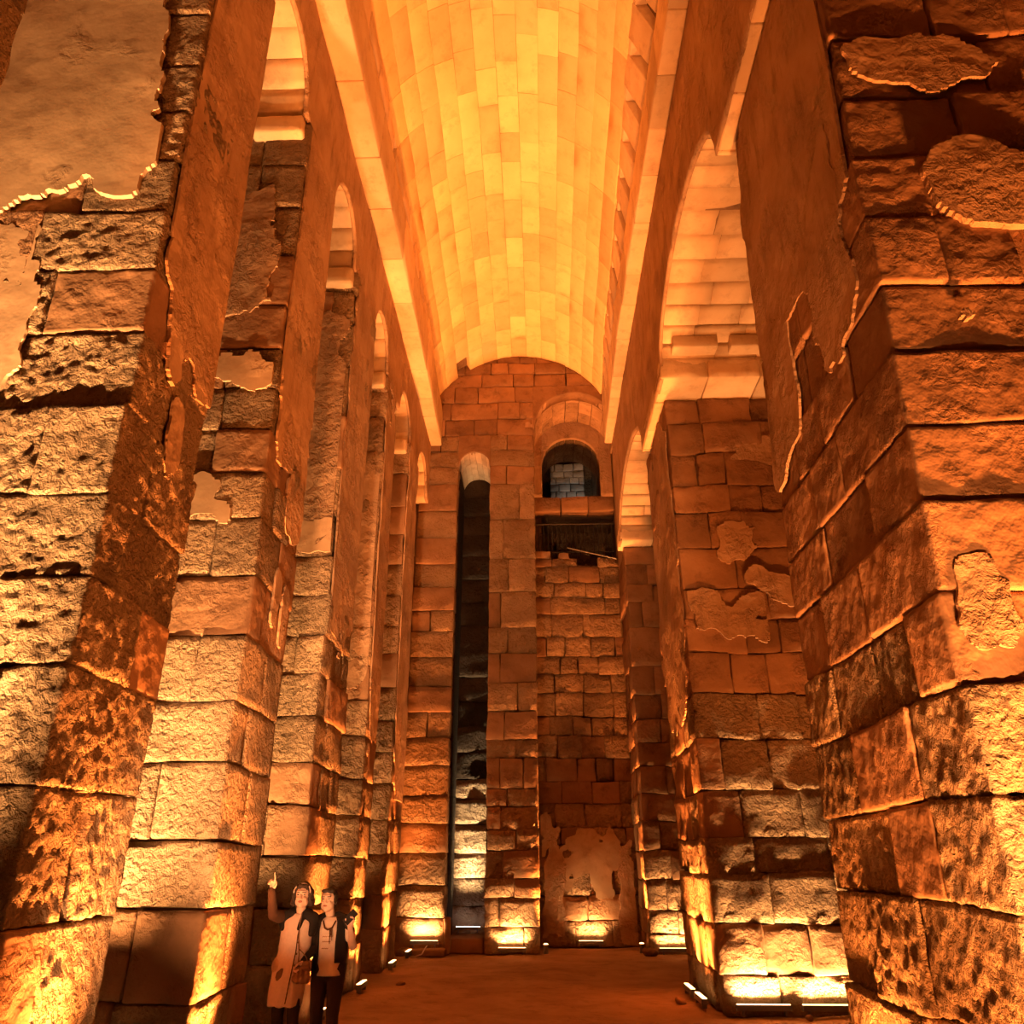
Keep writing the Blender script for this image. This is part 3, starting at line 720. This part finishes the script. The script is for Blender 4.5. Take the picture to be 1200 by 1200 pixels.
# on the faces towards the camera
bar_lamp('left one of two floodlights under the second right pier', (2.92, 11.97, .02), .72, 0, math.radians(-5), 200, WARM, 110, None)
bar_lamp('right one of two floodlights under the second right pier', (3.78, 11.97, .02), .72, 0, math.radians(-5), 200, WARM, 110, None)
bar_lamp('floodlight at the foot of the farthest right pier', (2.95, 19.19, .02), .75, 0, math.radians(-8), 125, WARM, 115, None)
bar_lamp('floodlight under the middle part of the end wall', (-.62, 19.19, .02), .62, 0, math.radians(-8), 125, WARM, 115, None)
bar_lamp('floodlight standing on the stone plinth of the end wall', (-2.55, 19.18, .15), .62, 0, math.radians(-8), 125, WARM, 115, None)
bar_lamp('floodlight at the back of the walled-up recess', (1.2, 20.86, .02), .6, 0, math.radians(-8), 85, WARM, 120, None)
bar_lamp('cold white floodlight in the tall narrow slot', (-1.72, 20.7, .32), .6, 0, math.radians(-6), 95, WHITE, 38, None, M_LENS_W)
spot_lamp('small round spotlight in the left corner of the recess', (.12, 19.25, .02), (0, .03, 1), 170, ORANGE, 40, None)
spot_lamp('small round spotlight in the right corner of the recess', (2.24, 19.5, .02), (0, .03, 1), 170, ORANGE, 40, None)
# in the left aisle, before each pier
for x, y, lab, p, tl, sp in ((-3.95, 4.0, 'aisle floodlight before the huge left pier', 470, -7, 46), (-3.9, 6.9, 'aisle floodlight between the first two left piers', 300, -8, 50), (-3.8, 9.3, 'aisle floodlight behind the pier of the two women', 230, -13, 55),
                  (-3.8, 12.5, 'aisle floodlight before the narrow fourth left pier', 150, -8, 60), (-3.8, 15.2, 'aisle floodlight before the farthest left pier', 110, -8, 60)):
    bar_lamp(lab, (x, y, .02), .8, 0, math.radians(tl), p, WARM, sp, None)
bar_lamp('added fill floodlight out of view, aimed down the nave at the two women', (-2.1, 3.7, .02), .6, 0, math.radians(-56), 240, (1, .45, .17), 50, None)  # unseen bar, added to light the women from the front
bar_lamp('added fill floodlight out of view, raking the enormous right pier', (2.1, 2.9, .02), .6, 0, math.radians(-38), 200, (1, .36, .10), 60, None)  # unseen bar, added for grazing sparkle on the right pier
bar_lamp('aisle floodlight before the enormous right pier', (3.3, 3.95, .02), .7, 0, math.radians(-4), 520, ORANGE, 70, None)
bar_lamp('aisle floodlight in the bay behind the enormous right pier', (3.6, 9.2, .02), .8, 0, math.radians(-4), 350, ORANGE, 90, None)
spot_lamp('little white lamp up in the tunnel mouth', (1.75, 23.2, 11.9), (-.35, .8, 1.6), 9, (1, .82, .62), 120, None, M_LENS_W, .05)

# ============================================================ PEOPLE
def cap(p0, p1, r0, r1, n=14, fl=1.0):
    """tapered limb piece with round ends; fl flattens it front to back"""
    p0 = np.array(p0, float); p1 = np.array(p1, float); d = p1 - p0; L = np.linalg.norm(d) or 1e-6; d /= L
    a = np.cross(d, [0, 0, 1.]) if abs(d[2]) < .9 else np.cross(d, [0, 1., 0]); a /= np.linalg.norm(a); b = np.cross(d, a)
    V = []; rings = []
    for t in np.linspace(-math.pi / 2, 0, 5): rings.append((p0 + d * math.sin(t) * r0, r0 * max(.02, math.cos(t))))
    for t in np.linspace(0, math.pi / 2, 5): rings.append((p1 + d * math.sin(t) * r1, r1 * max(.02, math.cos(t))))
    for c, r in rings:
        for k in range(n):
            w = 2 * math.pi * k / n
            V.append(c + (a * math.cos(w) + b * math.sin(w)) * r)
    f = []
    m = len(rings)
    for i in range(m - 1):
        for k in range(n):
            f.append((i * n + k, i * n + (k + 1) % n, (i + 1) * n + (k + 1) % n, (i + 1) * n + k))
    f.append(tuple(range(n))[::-1]); f.append(tuple((m - 1) * n + k for k in range(n)))
    V = np.array(V)
    if fl != 1.0:
        c = (p0 + p1) / 2; V[:, 1] = c[1] + (V[:, 1] - c[1]) * fl
    return V, f
def ell(c, r, rot=(0, 0, 0), nu=20, nv=12):
    V = []; f = []
    R_ = np.array(Euler(rot).to_matrix())
    for i in range(nv + 1):
        t = math.pi * i / nv
        for k in range(nu):
            w = 2 * math.pi * k / nu; q = max(.001, math.sin(t))
            V.append(R_ @ np.array([r[0] * q * math.cos(w), r[1] * q * math.sin(w), r[2] * math.cos(t)]) + np.array(c))
    for i in range(nv):
        for k in range(nu): f.append((i * nu + k, (i + 1) * nu + k, (i + 1) * nu + (k + 1) % nu, i * nu + (k + 1) % nu))
    f.append(tuple(range(nu))); f.append(tuple(nv * nu + k for k in range(nu))[::-1])
    return np.array(V), f
def rings(rows, n=32, a0=0, a1=2 * math.pi, th=None):
    """loft of ovals: rows = (z, cx, cy, rx, ry); an open arc gets thickness th"""
    closed = a1 - a0 > 6.28
    V = []; f = []; m = n if closed else n + 1
    def pts(off):
        out = []
        for (z, cx, cy, rx, ry) in rows:
            for k in range(m):
                w = a0 + (a1 - a0) * k / n
                out.append((cx + (rx + off) * math.cos(w), cy + (ry + off) * math.sin(w), z))
        return out
    R_ = len(rows)
    V = pts(0)
    for i in range(R_ - 1):
        for k in range(n):
            k2 = (k + 1) % m if closed else k + 1
            f.append((i * m + k, i * m + k2, (i + 1) * m + k2, (i + 1) * m + k))
    if closed:
        f.append(tuple(range(m))[::-1]); f.append(tuple((R_ - 1) * m + k for k in range(m)))
    else:
        o = len(V); V += pts(-(th or .01))
        for i in range(R_ - 1):
            for k in range(n): f.append((o + i * m + k, o + (i + 1) * m + k, o + (i + 1) * m + k + 1, o + i * m + k + 1))
            for k in (0, n):
                q = (i * m + k, (i + 1) * m + k, o + (i + 1) * m + k, o + i * m + k); f.append(q if k == 0 else q[::-1])
        for i in (0, R_ - 1):
            for k in range(n):
                q = (i * m + k, o + i * m + k, o + i * m + k + 1, i * m + k + 1); f.append(q if i == 0 else q[::-1])
    return np.array(V), f
def fuse(name, prims, mat, parent, voxel=.008, smooth=6, disp=None):
    """melt overlapping pieces into one continuous skin"""
    V = []; Fc = []; o = 0
    for v, f in prims:
        V.append(v); Fc += [tuple(i + o for i in t) for t in f]; o += len(v)
    me = bpy.data.meshes.new(name); me.from_pydata(np.concatenate(V).tolist(), [], Fc); me.update()
    tmp = bpy.data.objects.new('tmp', me); COL.objects.link(tmp)
    m = tmp.modifiers.new('r', 'REMESH'); m.mode = 'VOXEL'; m.voxel_size = voxel
    if smooth:
        sm = tmp.modifiers.new('s', 'SMOOTH'); sm.iterations = smooth; sm.factor = .5
    dg = bpy.context.evaluated_depsgraph_get(); dg.update()
    res = bpy.data.meshes.new_from_object(tmp.evaluated_get(dg))
    bpy.data.objects.remove(tmp)
    if disp:
        n = len(res.vertices); co = np.empty(n * 3); res.vertices.foreach_get('co', co); co = co.reshape(-1, 3)
        no = np.empty(n * 3); res.vertices.foreach_get('normal', no); no = no.reshape(-1, 3)
        co = co + no * disp(co)[:, None]; res.vertices.foreach_set('co', co.ravel())
    res.materials.clear(); res.materials.append(mat); res.name = name
    res.polygons.foreach_set('use_smooth', [True] * len(res.polygons)); res.update()
    ob = bpy.data.objects.new(name, res); COL.objects.link(ob); ob.parent = parent
    return ob
def plain(name, prim, mat, parent):
    v, f = prim
    me = bpy.data.meshes.new(name); me.from_pydata(v.tolist(), [], f); me.materials.append(mat)
    me.polygons.foreach_set('use_smooth', [True] * len(me.polygons)); me.update()
    ob = bpy.data.objects.new(name, me); COL.objects.link(ob); ob.parent = parent
    return ob
SKIN = flat_mat('skin', (.78, .54, .43), .55, bscale=60)
EYEW = flat_mat('eye_white', (.75, .7, .65), .3); IRIS = flat_mat('dark_iris', (.04, .02, .015), .25)
LIP = flat_mat('lips', (.45, .14, .10), .45)
HAIR_A = flat_mat('dark_brown_hair', (.045, .022, .013), .6, bump=.8, bscale=90)
HAIR_B = flat_mat('black_hair', (.018, .012, .010), .5, bump=.6, bscale=90)
COAT = flat_mat('pale_pink_cloth', (.85, .66, .58), .85, bump=.15, bscale=30)
BLACK = flat_mat('black_knit', (.014, .010, .010), .9, bump=.3, bscale=70)
BROWN = flat_mat('brown_sleeve_cloth', (.10, .045, .025), .9, bump=.3, bscale=60)
TEE = flat_mat('light_tee_cloth', (.86, .72, .66), .85, bump=.2, bscale=20)
PRINT = flat_mat('faded_print', (.45, .25, .17), .8)
PANTS = flat_mat('dark_trouser_cloth', (.03, .018, .015), .9, bump=.2, bscale=50)
LEATHER = flat_mat('brown_leather', (.22, .11, .06), .5, bump=.4, bscale=50)
SHOE = flat_mat('dark_shoe_leather', (.03, .02, .018), .5)
BAND = flat_mat('pale_hairband', (.7, .5, .4), .5)

def head_prims(c, nod=0, turn=0):
    """c: centre of the head, half way up; head height .225"""
    c = np.array(c, float)
    E = Euler((nod, 0, turn)); R_ = np.array(E.to_matrix())
    def P(x, y, z): return R_ @ np.array([x, y, z]) + c
    pr = [ell(P(0, .012, .025), (.073, .090, .088), tuple(E)), ell(P(0, -.022, -.035), (.056, .062, .075), tuple(E)),
          ell(P(0, -.045, -.086), (.030, .030, .024), tuple(E)), ell(P(-.045, -.02, -.05), (.022, .04, .035), tuple(E)), ell(P(.045, -.02, -.05), (.022, .04, .035), tuple(E)),
          cap(P(0, -.082, .012), P(0, -.103, -.022), .009, .014), ell(P(-.013, -.088, -.028), (.009, .010, .008)), ell(P(.013, -.088, -.028), (.009, .010, .008)),
          ell(P(0, -.075, .040), (.052, .020, .014), tuple(E)), ell(P(-.034, -.068, -.022), (.020, .018, .016)), ell(P(.034, -.068, -.022), (.020, .018, .016)),
          ell(P(-.074, .015, -.008), (.010, .018, .030), tuple(E)), ell(P(.074, .015, -.008), (.010, .018, .030), tuple(E)),
          ell(P(0, -.080, -.052), (.024, .012, .014), tuple(E))]
    return pr, P, E
def face(parent, P, E, open_mouth=.0):
    for s in (-1, 1):
        e = plain('eye', ell(P(s * .031, -.075, .010), (.015, .010, .008), tuple(E), 12, 8), EYEW, parent)
        plain('iris', ell(P(s * .031, -.084, .010), (.006, .003, .006), tuple(E), 10, 6), IRIS, e)
        plain('eyebrow', cap(P(s * .016, -.092, .032), P(s * .048, -.078, .036), .004, .003, 8), HAIR_B, parent)
    plain('lips', ell(P(0, -.091, -.052), (.021, .006, .007 + open_mouth), tuple(E), 14, 8), LIP, parent)
def hand_prims(wrist, mid, across, normal, curls, L=.17, thumb=1, spread=.012):
    """wrist point, unit vector towards the fingers, unit vector across the palm (to the index side), palm normal (curl direction);
    curls: bend per finger index..little in radians per joint"""
    w = np.array(wrist, float); m = np.array(mid, float); m /= np.linalg.norm(m)
    a = np.array(across, float); a -= m * (a @ m); a /= np.linalg.norm(a); n = np.array(normal, float); n -= m * (n @ m) + a * (n @ a); n /= np.linalg.norm(n)
    pr = []
    for k, x in enumerate((.027, .009, -.009, -.026)):
        pr.append(cap(w + a * x * .55 + m * .01, w + a * x + m * (.080 - .004 * abs(k - 1)), .014, .0115, 10))
    lens = ((.040, .026, .020), (.045, .029, .021), (.041, .027, .020), (.032, .020, .017))
    for k, x in enumerate((.027, .009, -.009, -.026)):
        p = w + a * x + m * (.084 - .004 * abs(k - 1)); th = .12; r = .0092 - (.001 if k == 3 else 0)
        sp = (1.5 - k) * spread * 4
        for j, ln in enumerate(lens[k]):
            th += curls[k]
            d = m * math.cos(th) + n * math.sin(th) + a * sp * .25
            q = p + d / np.linalg.norm(d) * ln
            pr.append(cap(p, q, r, r - .0009, 10)); p = q; r -= .0009
    p = w + a * .020 + m * .022; d = a * .75 + m * .60 + n * .25 * thumb; d /= np.linalg.norm(d)
    q = p + d * .045; pr.append(cap(p, q, .013, .0105, 10))
    d2 = a * .30 + m * .85 + n * .45 * thumb; d2 /= np.linalg.norm(d2); q2 = q + d2 * .032; pr.append(cap(q, q2, .0100, .0092, 10))
    q3 = q2 + (d2 + n * .2) / np.linalg.norm(d2 + n * .2) * .022; pr.append(cap(q2, q3, .0092, .0078, 10))
    return pr
def legs(x0=0, k=1.0, sp=.085, kb=-.02):
    pr = []
    for s in (-1, 1):
        hip = (x0 + s * sp, 0, .88); knee = (x0 + s * (sp - .01), kb, .48); ank = (x0 + s * (sp - .012), .03, .085)
        pr += [cap(hip, knee, .082 * k, .055 * k), cap(knee, (x0 + s * (sp - .008), .02, .33), .054 * k, .053 * k), cap((x0 + s * (sp - .008), .02, .33), ank, .053 * k, .036 * k)]
    return pr
def shoes(parent, x0, sp):
    for s in (-1, 1):
        x = x0 + s * (sp - .012)
        fuse('shoe', [cap((x, .05, .04), (x + s * .012, -.13, .028), .040, .034), ell((x, .03, .055), (.036, .05, .045)), cap((x, .06, .02), (x + s * .012, -.14, .018), .036, .034)], SHOE, parent, .008, 4)

def person_a():
    t = thing('person', 'woman in a long pale coat pointing upwards, pale hairband, black shoulders', 'person', (-2.47, 8.8, .0))
    hp, P, E = head_prims((.025, -.02, 1.525), -.10, .05)
    S1, E1, W1 = (-.155, .0, 1.325), (-.222, -.15, 1.365), (-.245, -.20, 1.590)
    S2, E2, W2 = (.150, .0, 1.320), (.195, .05, 1.07), (.135, -.13, .965)
    body = hp + [cap((.01, .01, 1.30), (.022, -.005, 1.46), .052, .047), cap((-.10, .0, .90), (.06, 0, .90), .12, .12, fl=.9), cap((-.02, 0, .92), (0, 0, 1.24), .115, .125, fl=.8),
        cap((-.10, 0, 1.29), (.10, 0, 1.29), .062, .062), cap(S1, E1, .050, .040), cap(E1, W1, .040, .026), cap(S2, E2, .050, .040), cap(E2, W2, .038, .026)]
    body += legs(-.03)
    body += hand_prims(W1, (.02, -.10, 1), (.9, -.35, 0), (-.2, -.9, -.1), (.04, 1.15, 1.2, 1.2), spread=.0)
    body += hand_prims(W2, (-.15, -.35, -.9), (-.3, -.85, .3), (-.9, .2, 0), (.75, .8, .8, .85), spread=.0)
    fuse('body', body, SKIN, t, .0065, 3)
    face(t, P, E, .004)
    hr = [ell(P(0, .035, .045), (.092, .095, .092)), ell(P(-.082, .02, -.02), (.030, .055, .075)), ell(P(.082, .02, -.02), (.030, .055, .075)), ell(P(-.085, .0, .03), (.028, .045, .05)),
          ell(P(.083, .0, .03), (.028, .045, .05)), ell(P(0, .07, -.03), (.088, .06, .09)), ell(P(0, -.045, .092), (.062, .04, .026)), ell(P(-.098, .03, -.045), (.026, .045, .05)), ell(P(.092, .03, -.045), (.026, .045, .05))]
    fuse('hair', hr, HAIR_A, t, .007, 2, lambda c: .010 * vnoise(c * 38, 3) + .005 * vnoise(c * 90, 4))
    b = []
    for k in range(13):
        w0 = math.pi * k / 12; w1 = math.pi * (k + 1) / 12
        if k < 12: b.append(cap(P(-.084 * math.cos(w0), -.048 + .01 * math.sin(w0), .035 + .085 * math.sin(w0)), P(-.084 * math.cos(w1), -.048 + .01 * math.sin(w1), .035 + .085 * math.sin(w1)), .008, .008, 8))
    fuse('hairband', b, BAND, t, .005, 2)
    coat = fuse('coat', [rings([(.565, -.055, .0, .168, .135), (.62, -.052, .0, .172, .138), (.72, -.045, .0, .176, .138), (.84, -.035, .0, .172, .135), (.94, -.022, 0, .166, .128), (1.03, -.012, -.0, .160, .124),
        (1.12, -.005, -.004, .160, .130), (1.20, .0, -.006, .164, .132), (1.28, .004, -.002, .160, .112), (1.335, .006, .0, .125, .085), (1.37, .01, .005, .07, .06)])], COAT, t, .009, 4,
        lambda c: .006 * np.sin(np.arctan2(c[:, 1], c[:, 0] + .04) * 7 + c[:, 2] * 3) * np.clip((1.05 - c[:, 2]) * 2, 0, 1) + .003 * vnoise(c * 9, 6))
    yoke = [cap(S1, (-.075, -.02, 1.355), .066, .058), cap(S2, (.085, -.02, 1.345), .066, .058), cap((-.07, .02, 1.37), (.09, .02, 1.365), .055, .055), cap((.06, -.05, 1.34), (.045, -.125, 1.24), .030, .018), cap(S1, (-.13, -.075, 1.245), .055, .030),
            cap(S2, (.16, -.05, 1.2), .062, .040), cap(S2, E2, .060, .046), cap(E2, W2, .046, .034)]
    fuse('cardigan', yoke, BLACK, t, .008, 4, lambda c: .003 * vnoise(c * 22, 8))
    fuse('sleeve', [cap(S1, E1, .062, .054), cap(E1, np.array(W1) + (0, 0, -.01), .052, .040)], BROWN, t, .008, 4, lambda c: .004 * vnoise(c * 20, 9))
    st_ = [cap((.055, -.118, 1.26), (.050, -.140, 1.18), .007, .007, 8), cap((.050, -.140, 1.18), (.045, -.136, 1.05), .007, .006, 8), cap((.045, -.132, 1.05), (.02, -.140, .85), .006, .006, 8), cap((.02, -.140, .85), (-.01, -.14, .60), .006, .006, 8)]
    fuse('coat_opening', st_, BROWN, coat, .005, 1)
    for z in (1.12, 1.02, .92): plain('button', ell((.062 - (1.12 - z) * .1, -.135, z), (.010, .005, .010), nu=12, nv=6), LEATHER, coat)
    fl = plain('pocket_flap', rings([(.79, -.115, -.128, .010, .010), (.82, -.105, -.132, .030, .011), (.86, -.095, -.133, .030, .011), (.895, -.075, -.132, .012, .010)], 16), LEATHER, coat)
    fuse('tights', legs(-.03, 1.06), PANTS, t, .009, 3)
    shoes(t, -.03, .085)
    return t
def person_b():
    t = thing('person', 'woman in a light tee and open black vest holding up a phone, dark trousers', 'person', (-2.14, 8.9, .0))
    hp, P, E = head_prims((-.055, -.02, 1.485), -.06, -.10)
    S1, E1, W1 = (-.150, .02, 1.285), (-.285, .175, 1.115), (-.470, .150, 1.045)
    S2, E2, W2 = (.140, .0, 1.290), (.235, -.03, 1.075), (.225, -.175, 1.245)
    body = hp + [cap((-.02, .01, 1.27), (-.045, -.005, 1.42), .048, .045), cap((-.05, .0, .88), (.05, 0, .88), .115, .115, fl=.9), cap((0, 0, .90), (-.005, 0, 1.20), .112, .118, fl=.8),
        cap((-.10, 0, 1.26), (.10, 0, 1.26), .058, .058), cap(S1, E1, .047, .038), cap(E1, W1, .037, .025), cap(S2, E2, .047, .040), cap(E2, W2, .040, .026)]
    body += legs(0.0)
    body += hand_prims(W1, (-.75, -.65, -.05), (.0, .1, .95), (.6, -.75, 0), (.45, .45, .45, .5), spread=.005)
    body += hand_prims(W2, (.10, -.15, 1), (-.85, -.45, 0), (.1, -.9, 0), (.62, .7, .75, .8), spread=.004)
    fuse('body', body, SKIN, t, .0065, 3)
    face(t, P, E, .001)
    hr = [ell(P(0, .030, .040), (.080, .088, .086)), ell(P(-.070, .01, .015), (.016, .045, .055)), ell(P(.070, .01, .015), (.016, .045, .055)), ell(P(0, .06, -.03), (.070, .055, .07)), ell(P(-.02, -.052, .088), (.050, .030, .020)), ell(P(.03, -.048, .086), (.04, .03, .022)), ell(P(0, .11, .0), (.04, .035, .045))]
    fuse('hair', hr, HAIR_B, t, .007, 2, lambda c: .003 * vnoise(c * 60, 3))
    tee = fuse('tee', [rings([(.815, .015, .0, .158, .128), (.86, .012, .0, .155, .126), (.95, .005, .0, .142, .120), (1.05, .0, -.003, .138, .120), (1.15, -.004, -.008, .148, .128), (1.23, -.004, -.004, .155, .115), (1.30, -.006, .0, .12, .085), (1.335, -.01, .006, .066, .058)]),
        cap(S2, (.20, -.02, 1.15), .058, .054), cap(S1, (-.20, .08, 1.22), .058, .054)], TEE, t, .009, 3,
        lambda c: .004 * np.sin(c[:, 2] * 60 + c[:, 0] * 12) * np.clip((c[:, 2] - .98) * 4, 0, 1) * np.clip((1.22 - c[:, 2]) * 8, 0, 1) + .003 * vnoise(c * 12, 6))
    for k, z in enumerate((1.16, 1.115, 1.055)):
        pr = [cap((-.055 + .018 * j, -.132 + .06 * (abs(-.055 + .018 * j) ** 1.6), z), (-.048 + .018 * j, -.132 + .06 * (abs(-.048 + .018 * j) ** 1.6), z + .006), .005, .005, 6) for j in range(6 - k)]
        fuse('print_line', pr, PRINT, tee, .003, 0)
    for s, a0, a1 in ((-1, math.pi * .75, math.pi * 1.30), (1, -math.pi * .34, math.pi * .25)):
        rows = [(.87 if s < 0 else .93, .0, .0, .172, .142), (1.0, .0, .0, .165, .142), (1.12, -.002, -.004, .168, .146), (1.22, -.004, -.002, .176, .136), (1.29, -.005, 0, .165, .112), (1.335, -.006, .0, .125, .09)]
        plain('vest_panel', rings(rows, 16, a0, a1, .012), BLACK, t)
    fuse('vest', [cap(S1, (-.06, .02, 1.335), .068, .05), cap(S2, (.05, .02, 1.335), .068, .05), cap((-.1, .06, 1.2), (.1, .06, 1.2), .085, .085), cap((-.08, .06, .95), (.08, .06, .95), .08, .08), cap((-.09, .06, 1.2), (-.08, .06, .95), .085, .08), cap((.09, .06, 1.2), (.08, .06, .95), .085, .08), cap(S2, (.185, -.01, 1.2), .064, .060), cap(S1, E1, .060, .052), cap(E1, W1, .05, .038)],
        BLACK, t, .009, 3)
    nk = []
    pts = [(-.075, -.09, 1.30), (-.045, -.125, 1.24), (-.01, -.14, 1.225), (.03, -.128, 1.24), (.055, -.095, 1.30)]
    for a, b in zip(pts[:-1], pts[1:]): nk.append(cap(a, b, .009, .009, 8))
    nk += [cap((.015, -.142, 1.225), (.02, -.148, 1.10), .008, .005, 8), cap((.03, -.140, 1.23), (.042, -.146, 1.13), .007, .004, 8)]
    fuse('scarf', nk, BROWN, t, .005, 1)
    fuse('trousers', [cap((-.05, 0, .87), (.05, 0, .87), .122, .122, fl=.92)] + legs(0.0, 1.16, .088), PANTS, t, .009, 3, lambda c: .003 * vnoise(c * 14, 2))
    shoes(t, 0, .088)
    return t
person_a(); person_b()
# phone held up by the second woman
ph = thing('phone', 'black phone held up in the raised hand of the woman in the light tee', 'phone', (-2.14 + .235, 8.9 - .245, 1.345))
box_mesh('phone_case', (.074, .010, .15), BLACK, ph, (0, 0, 0), (.35, .75, .3), .004)
box_mesh('phone_screen', (.066, .002, .138), flat_mat('dark_glass', (.02, .02, .022), .12), ph, Vector((0, 0, 0)) + Euler((.35, .75, .3)).to_matrix() @ Vector((0, .006, 0)), (.35, .75, .3), 0)
# handbag between the two women
hb = thing('handbag', 'small brown leather handbag hanging between the two women', 'handbag', (-2.34, 8.66, .86))
fuse('bag_body', [ell((0, 0, 0), (.085, .040, .085)), cap((-.05, 0, -.05), (.05, 0, -.05), .045, .045), cap((-.03, 0, .07), (.03, 0, .07), .035, .035)], LEATHER, hb, .006, 2,
     lambda c: .006 * np.sin(c[:, 0] * 130) * np.clip(1 - np.abs(c[:, 2]) * 8, 0, 1))
fuse('bag_flap', [cap((-.045, -.026, .045), (.045, -.026, .045), .026, .026), cap((0, -.034, .03), (0, -.04, -.015), .022, .014)], LEATHER, hb, .005, 1)
fuse('strap', [cap((-.05, 0, .08), (-.045, -.02, .16), .006, .006, 8), cap((-.045, -.02, .16), (-.065, -.015, .30), .006, .006, 8), cap((-.065, -.015, .30), (-.075, .015, .42), .006, .006, 8), cap((-.075, .015, .42), (-.075, .055, .52), .006, .006, 8), cap((.05, 0, .08), (.02, .0, .14), .006, .006, 8), cap((.02, 0, .14), (-.04, -.02, .2), .006, .006, 8)], LEATHER, hb, .004, 0)

# ------------------------------------------------------------ railing, rod, cable, loose stones
rl = thing('metal_railing', 'dark metal railing across the opening high in the recess', 'railing', (1.2, 21.12, 10.0))
def tube(name, a, b, r, mat, parent, n=8):
    v, f = cap(a, b, r, r, n); v = v - np.array(parent.location)
    return plain(name, (v, f), mat, parent)
tube('rail', (.02, 21.12, 11.05), (2.34, 21.12, 11.05), .022, M_BLACKM, rl)
tube('rail', (.02, 21.12, 10.15), (2.34, 21.12, 10.15), .018, M_BLACKM, rl)
for k in range(17): tube('baluster', (.12 + k * .135, 21.12, 10.05), (.12 + k * .135, 21.12, 11.05), .012, M_BLACKM, rl)
rod = thing('metal_rod', 'thin grey rod slanting across the top of the recess wall', 'rod', (1.7, 20.9, 9.9))
tube('rod_shaft', (.95, 20.95, 10.22), (2.3, 20.88, 9.85), .018, M_METAL, rod); tube('rod_end', (2.26, 20.88, 9.86), (2.33, 20.88, 9.84), .03, M_METAL, rod)
cb = thing('cable', 'loose pale cable looping on the floor by the end wall plinth', 'cable', (-2.75, 18.6, .03))
pts = [(-2.72, 18.45, .04), (-2.62, 18.4, .05), (-2.5, 18.5, .08), (-2.46, 18.65, .17), (-2.45, 18.9, .20)]
for a, b in zip(pts[:-1], pts[1:]): tube('cable_length', a, b, .012, M_CABLE, cb)
for k, (x, z, s, lab) in enumerate(((.22, 10.02, .24, 'loose pale block lying on the left end of the recess wall top'), (.85, 9.98, .17, 'smaller loose block on the middle of the recess wall top'))):
    o = stone(None, (x - s, 21.02, z - .12), (x + s, 21.35, z + .14), M_PLASTER, .1, .03, .02, .04, None, warp=0, name='loose_block')
    o['label'] = lab; o['category'] = 'stone'
rr = random.Random(12)
for k, (x, y, s, lab) in enumerate(((1.98, 12.9, .09, 'small stone on the floor left of the slanted floodlights'), (-2.3, 14.6, .07, 'small stone on the floor near the narrow left pier'), (2.35, 18.95, .16, 'rounded stone at the left foot of the farthest right pier'), (3.45, 11.82, .05, 'pebble between the two floodlights of the right pier'))):
    v, f = ell((x, y, s * .5), (s, s * .8, s * .6)); v = v + .25 * s * np.stack([vnoise(v * 9, 1), vnoise(v * 9, 2), vnoise(v * 9, 3)], 1)
    o = mesh_obj('loose_stone', v, f, M_WORN); o['label'] = lab; o['category'] = 'stone'
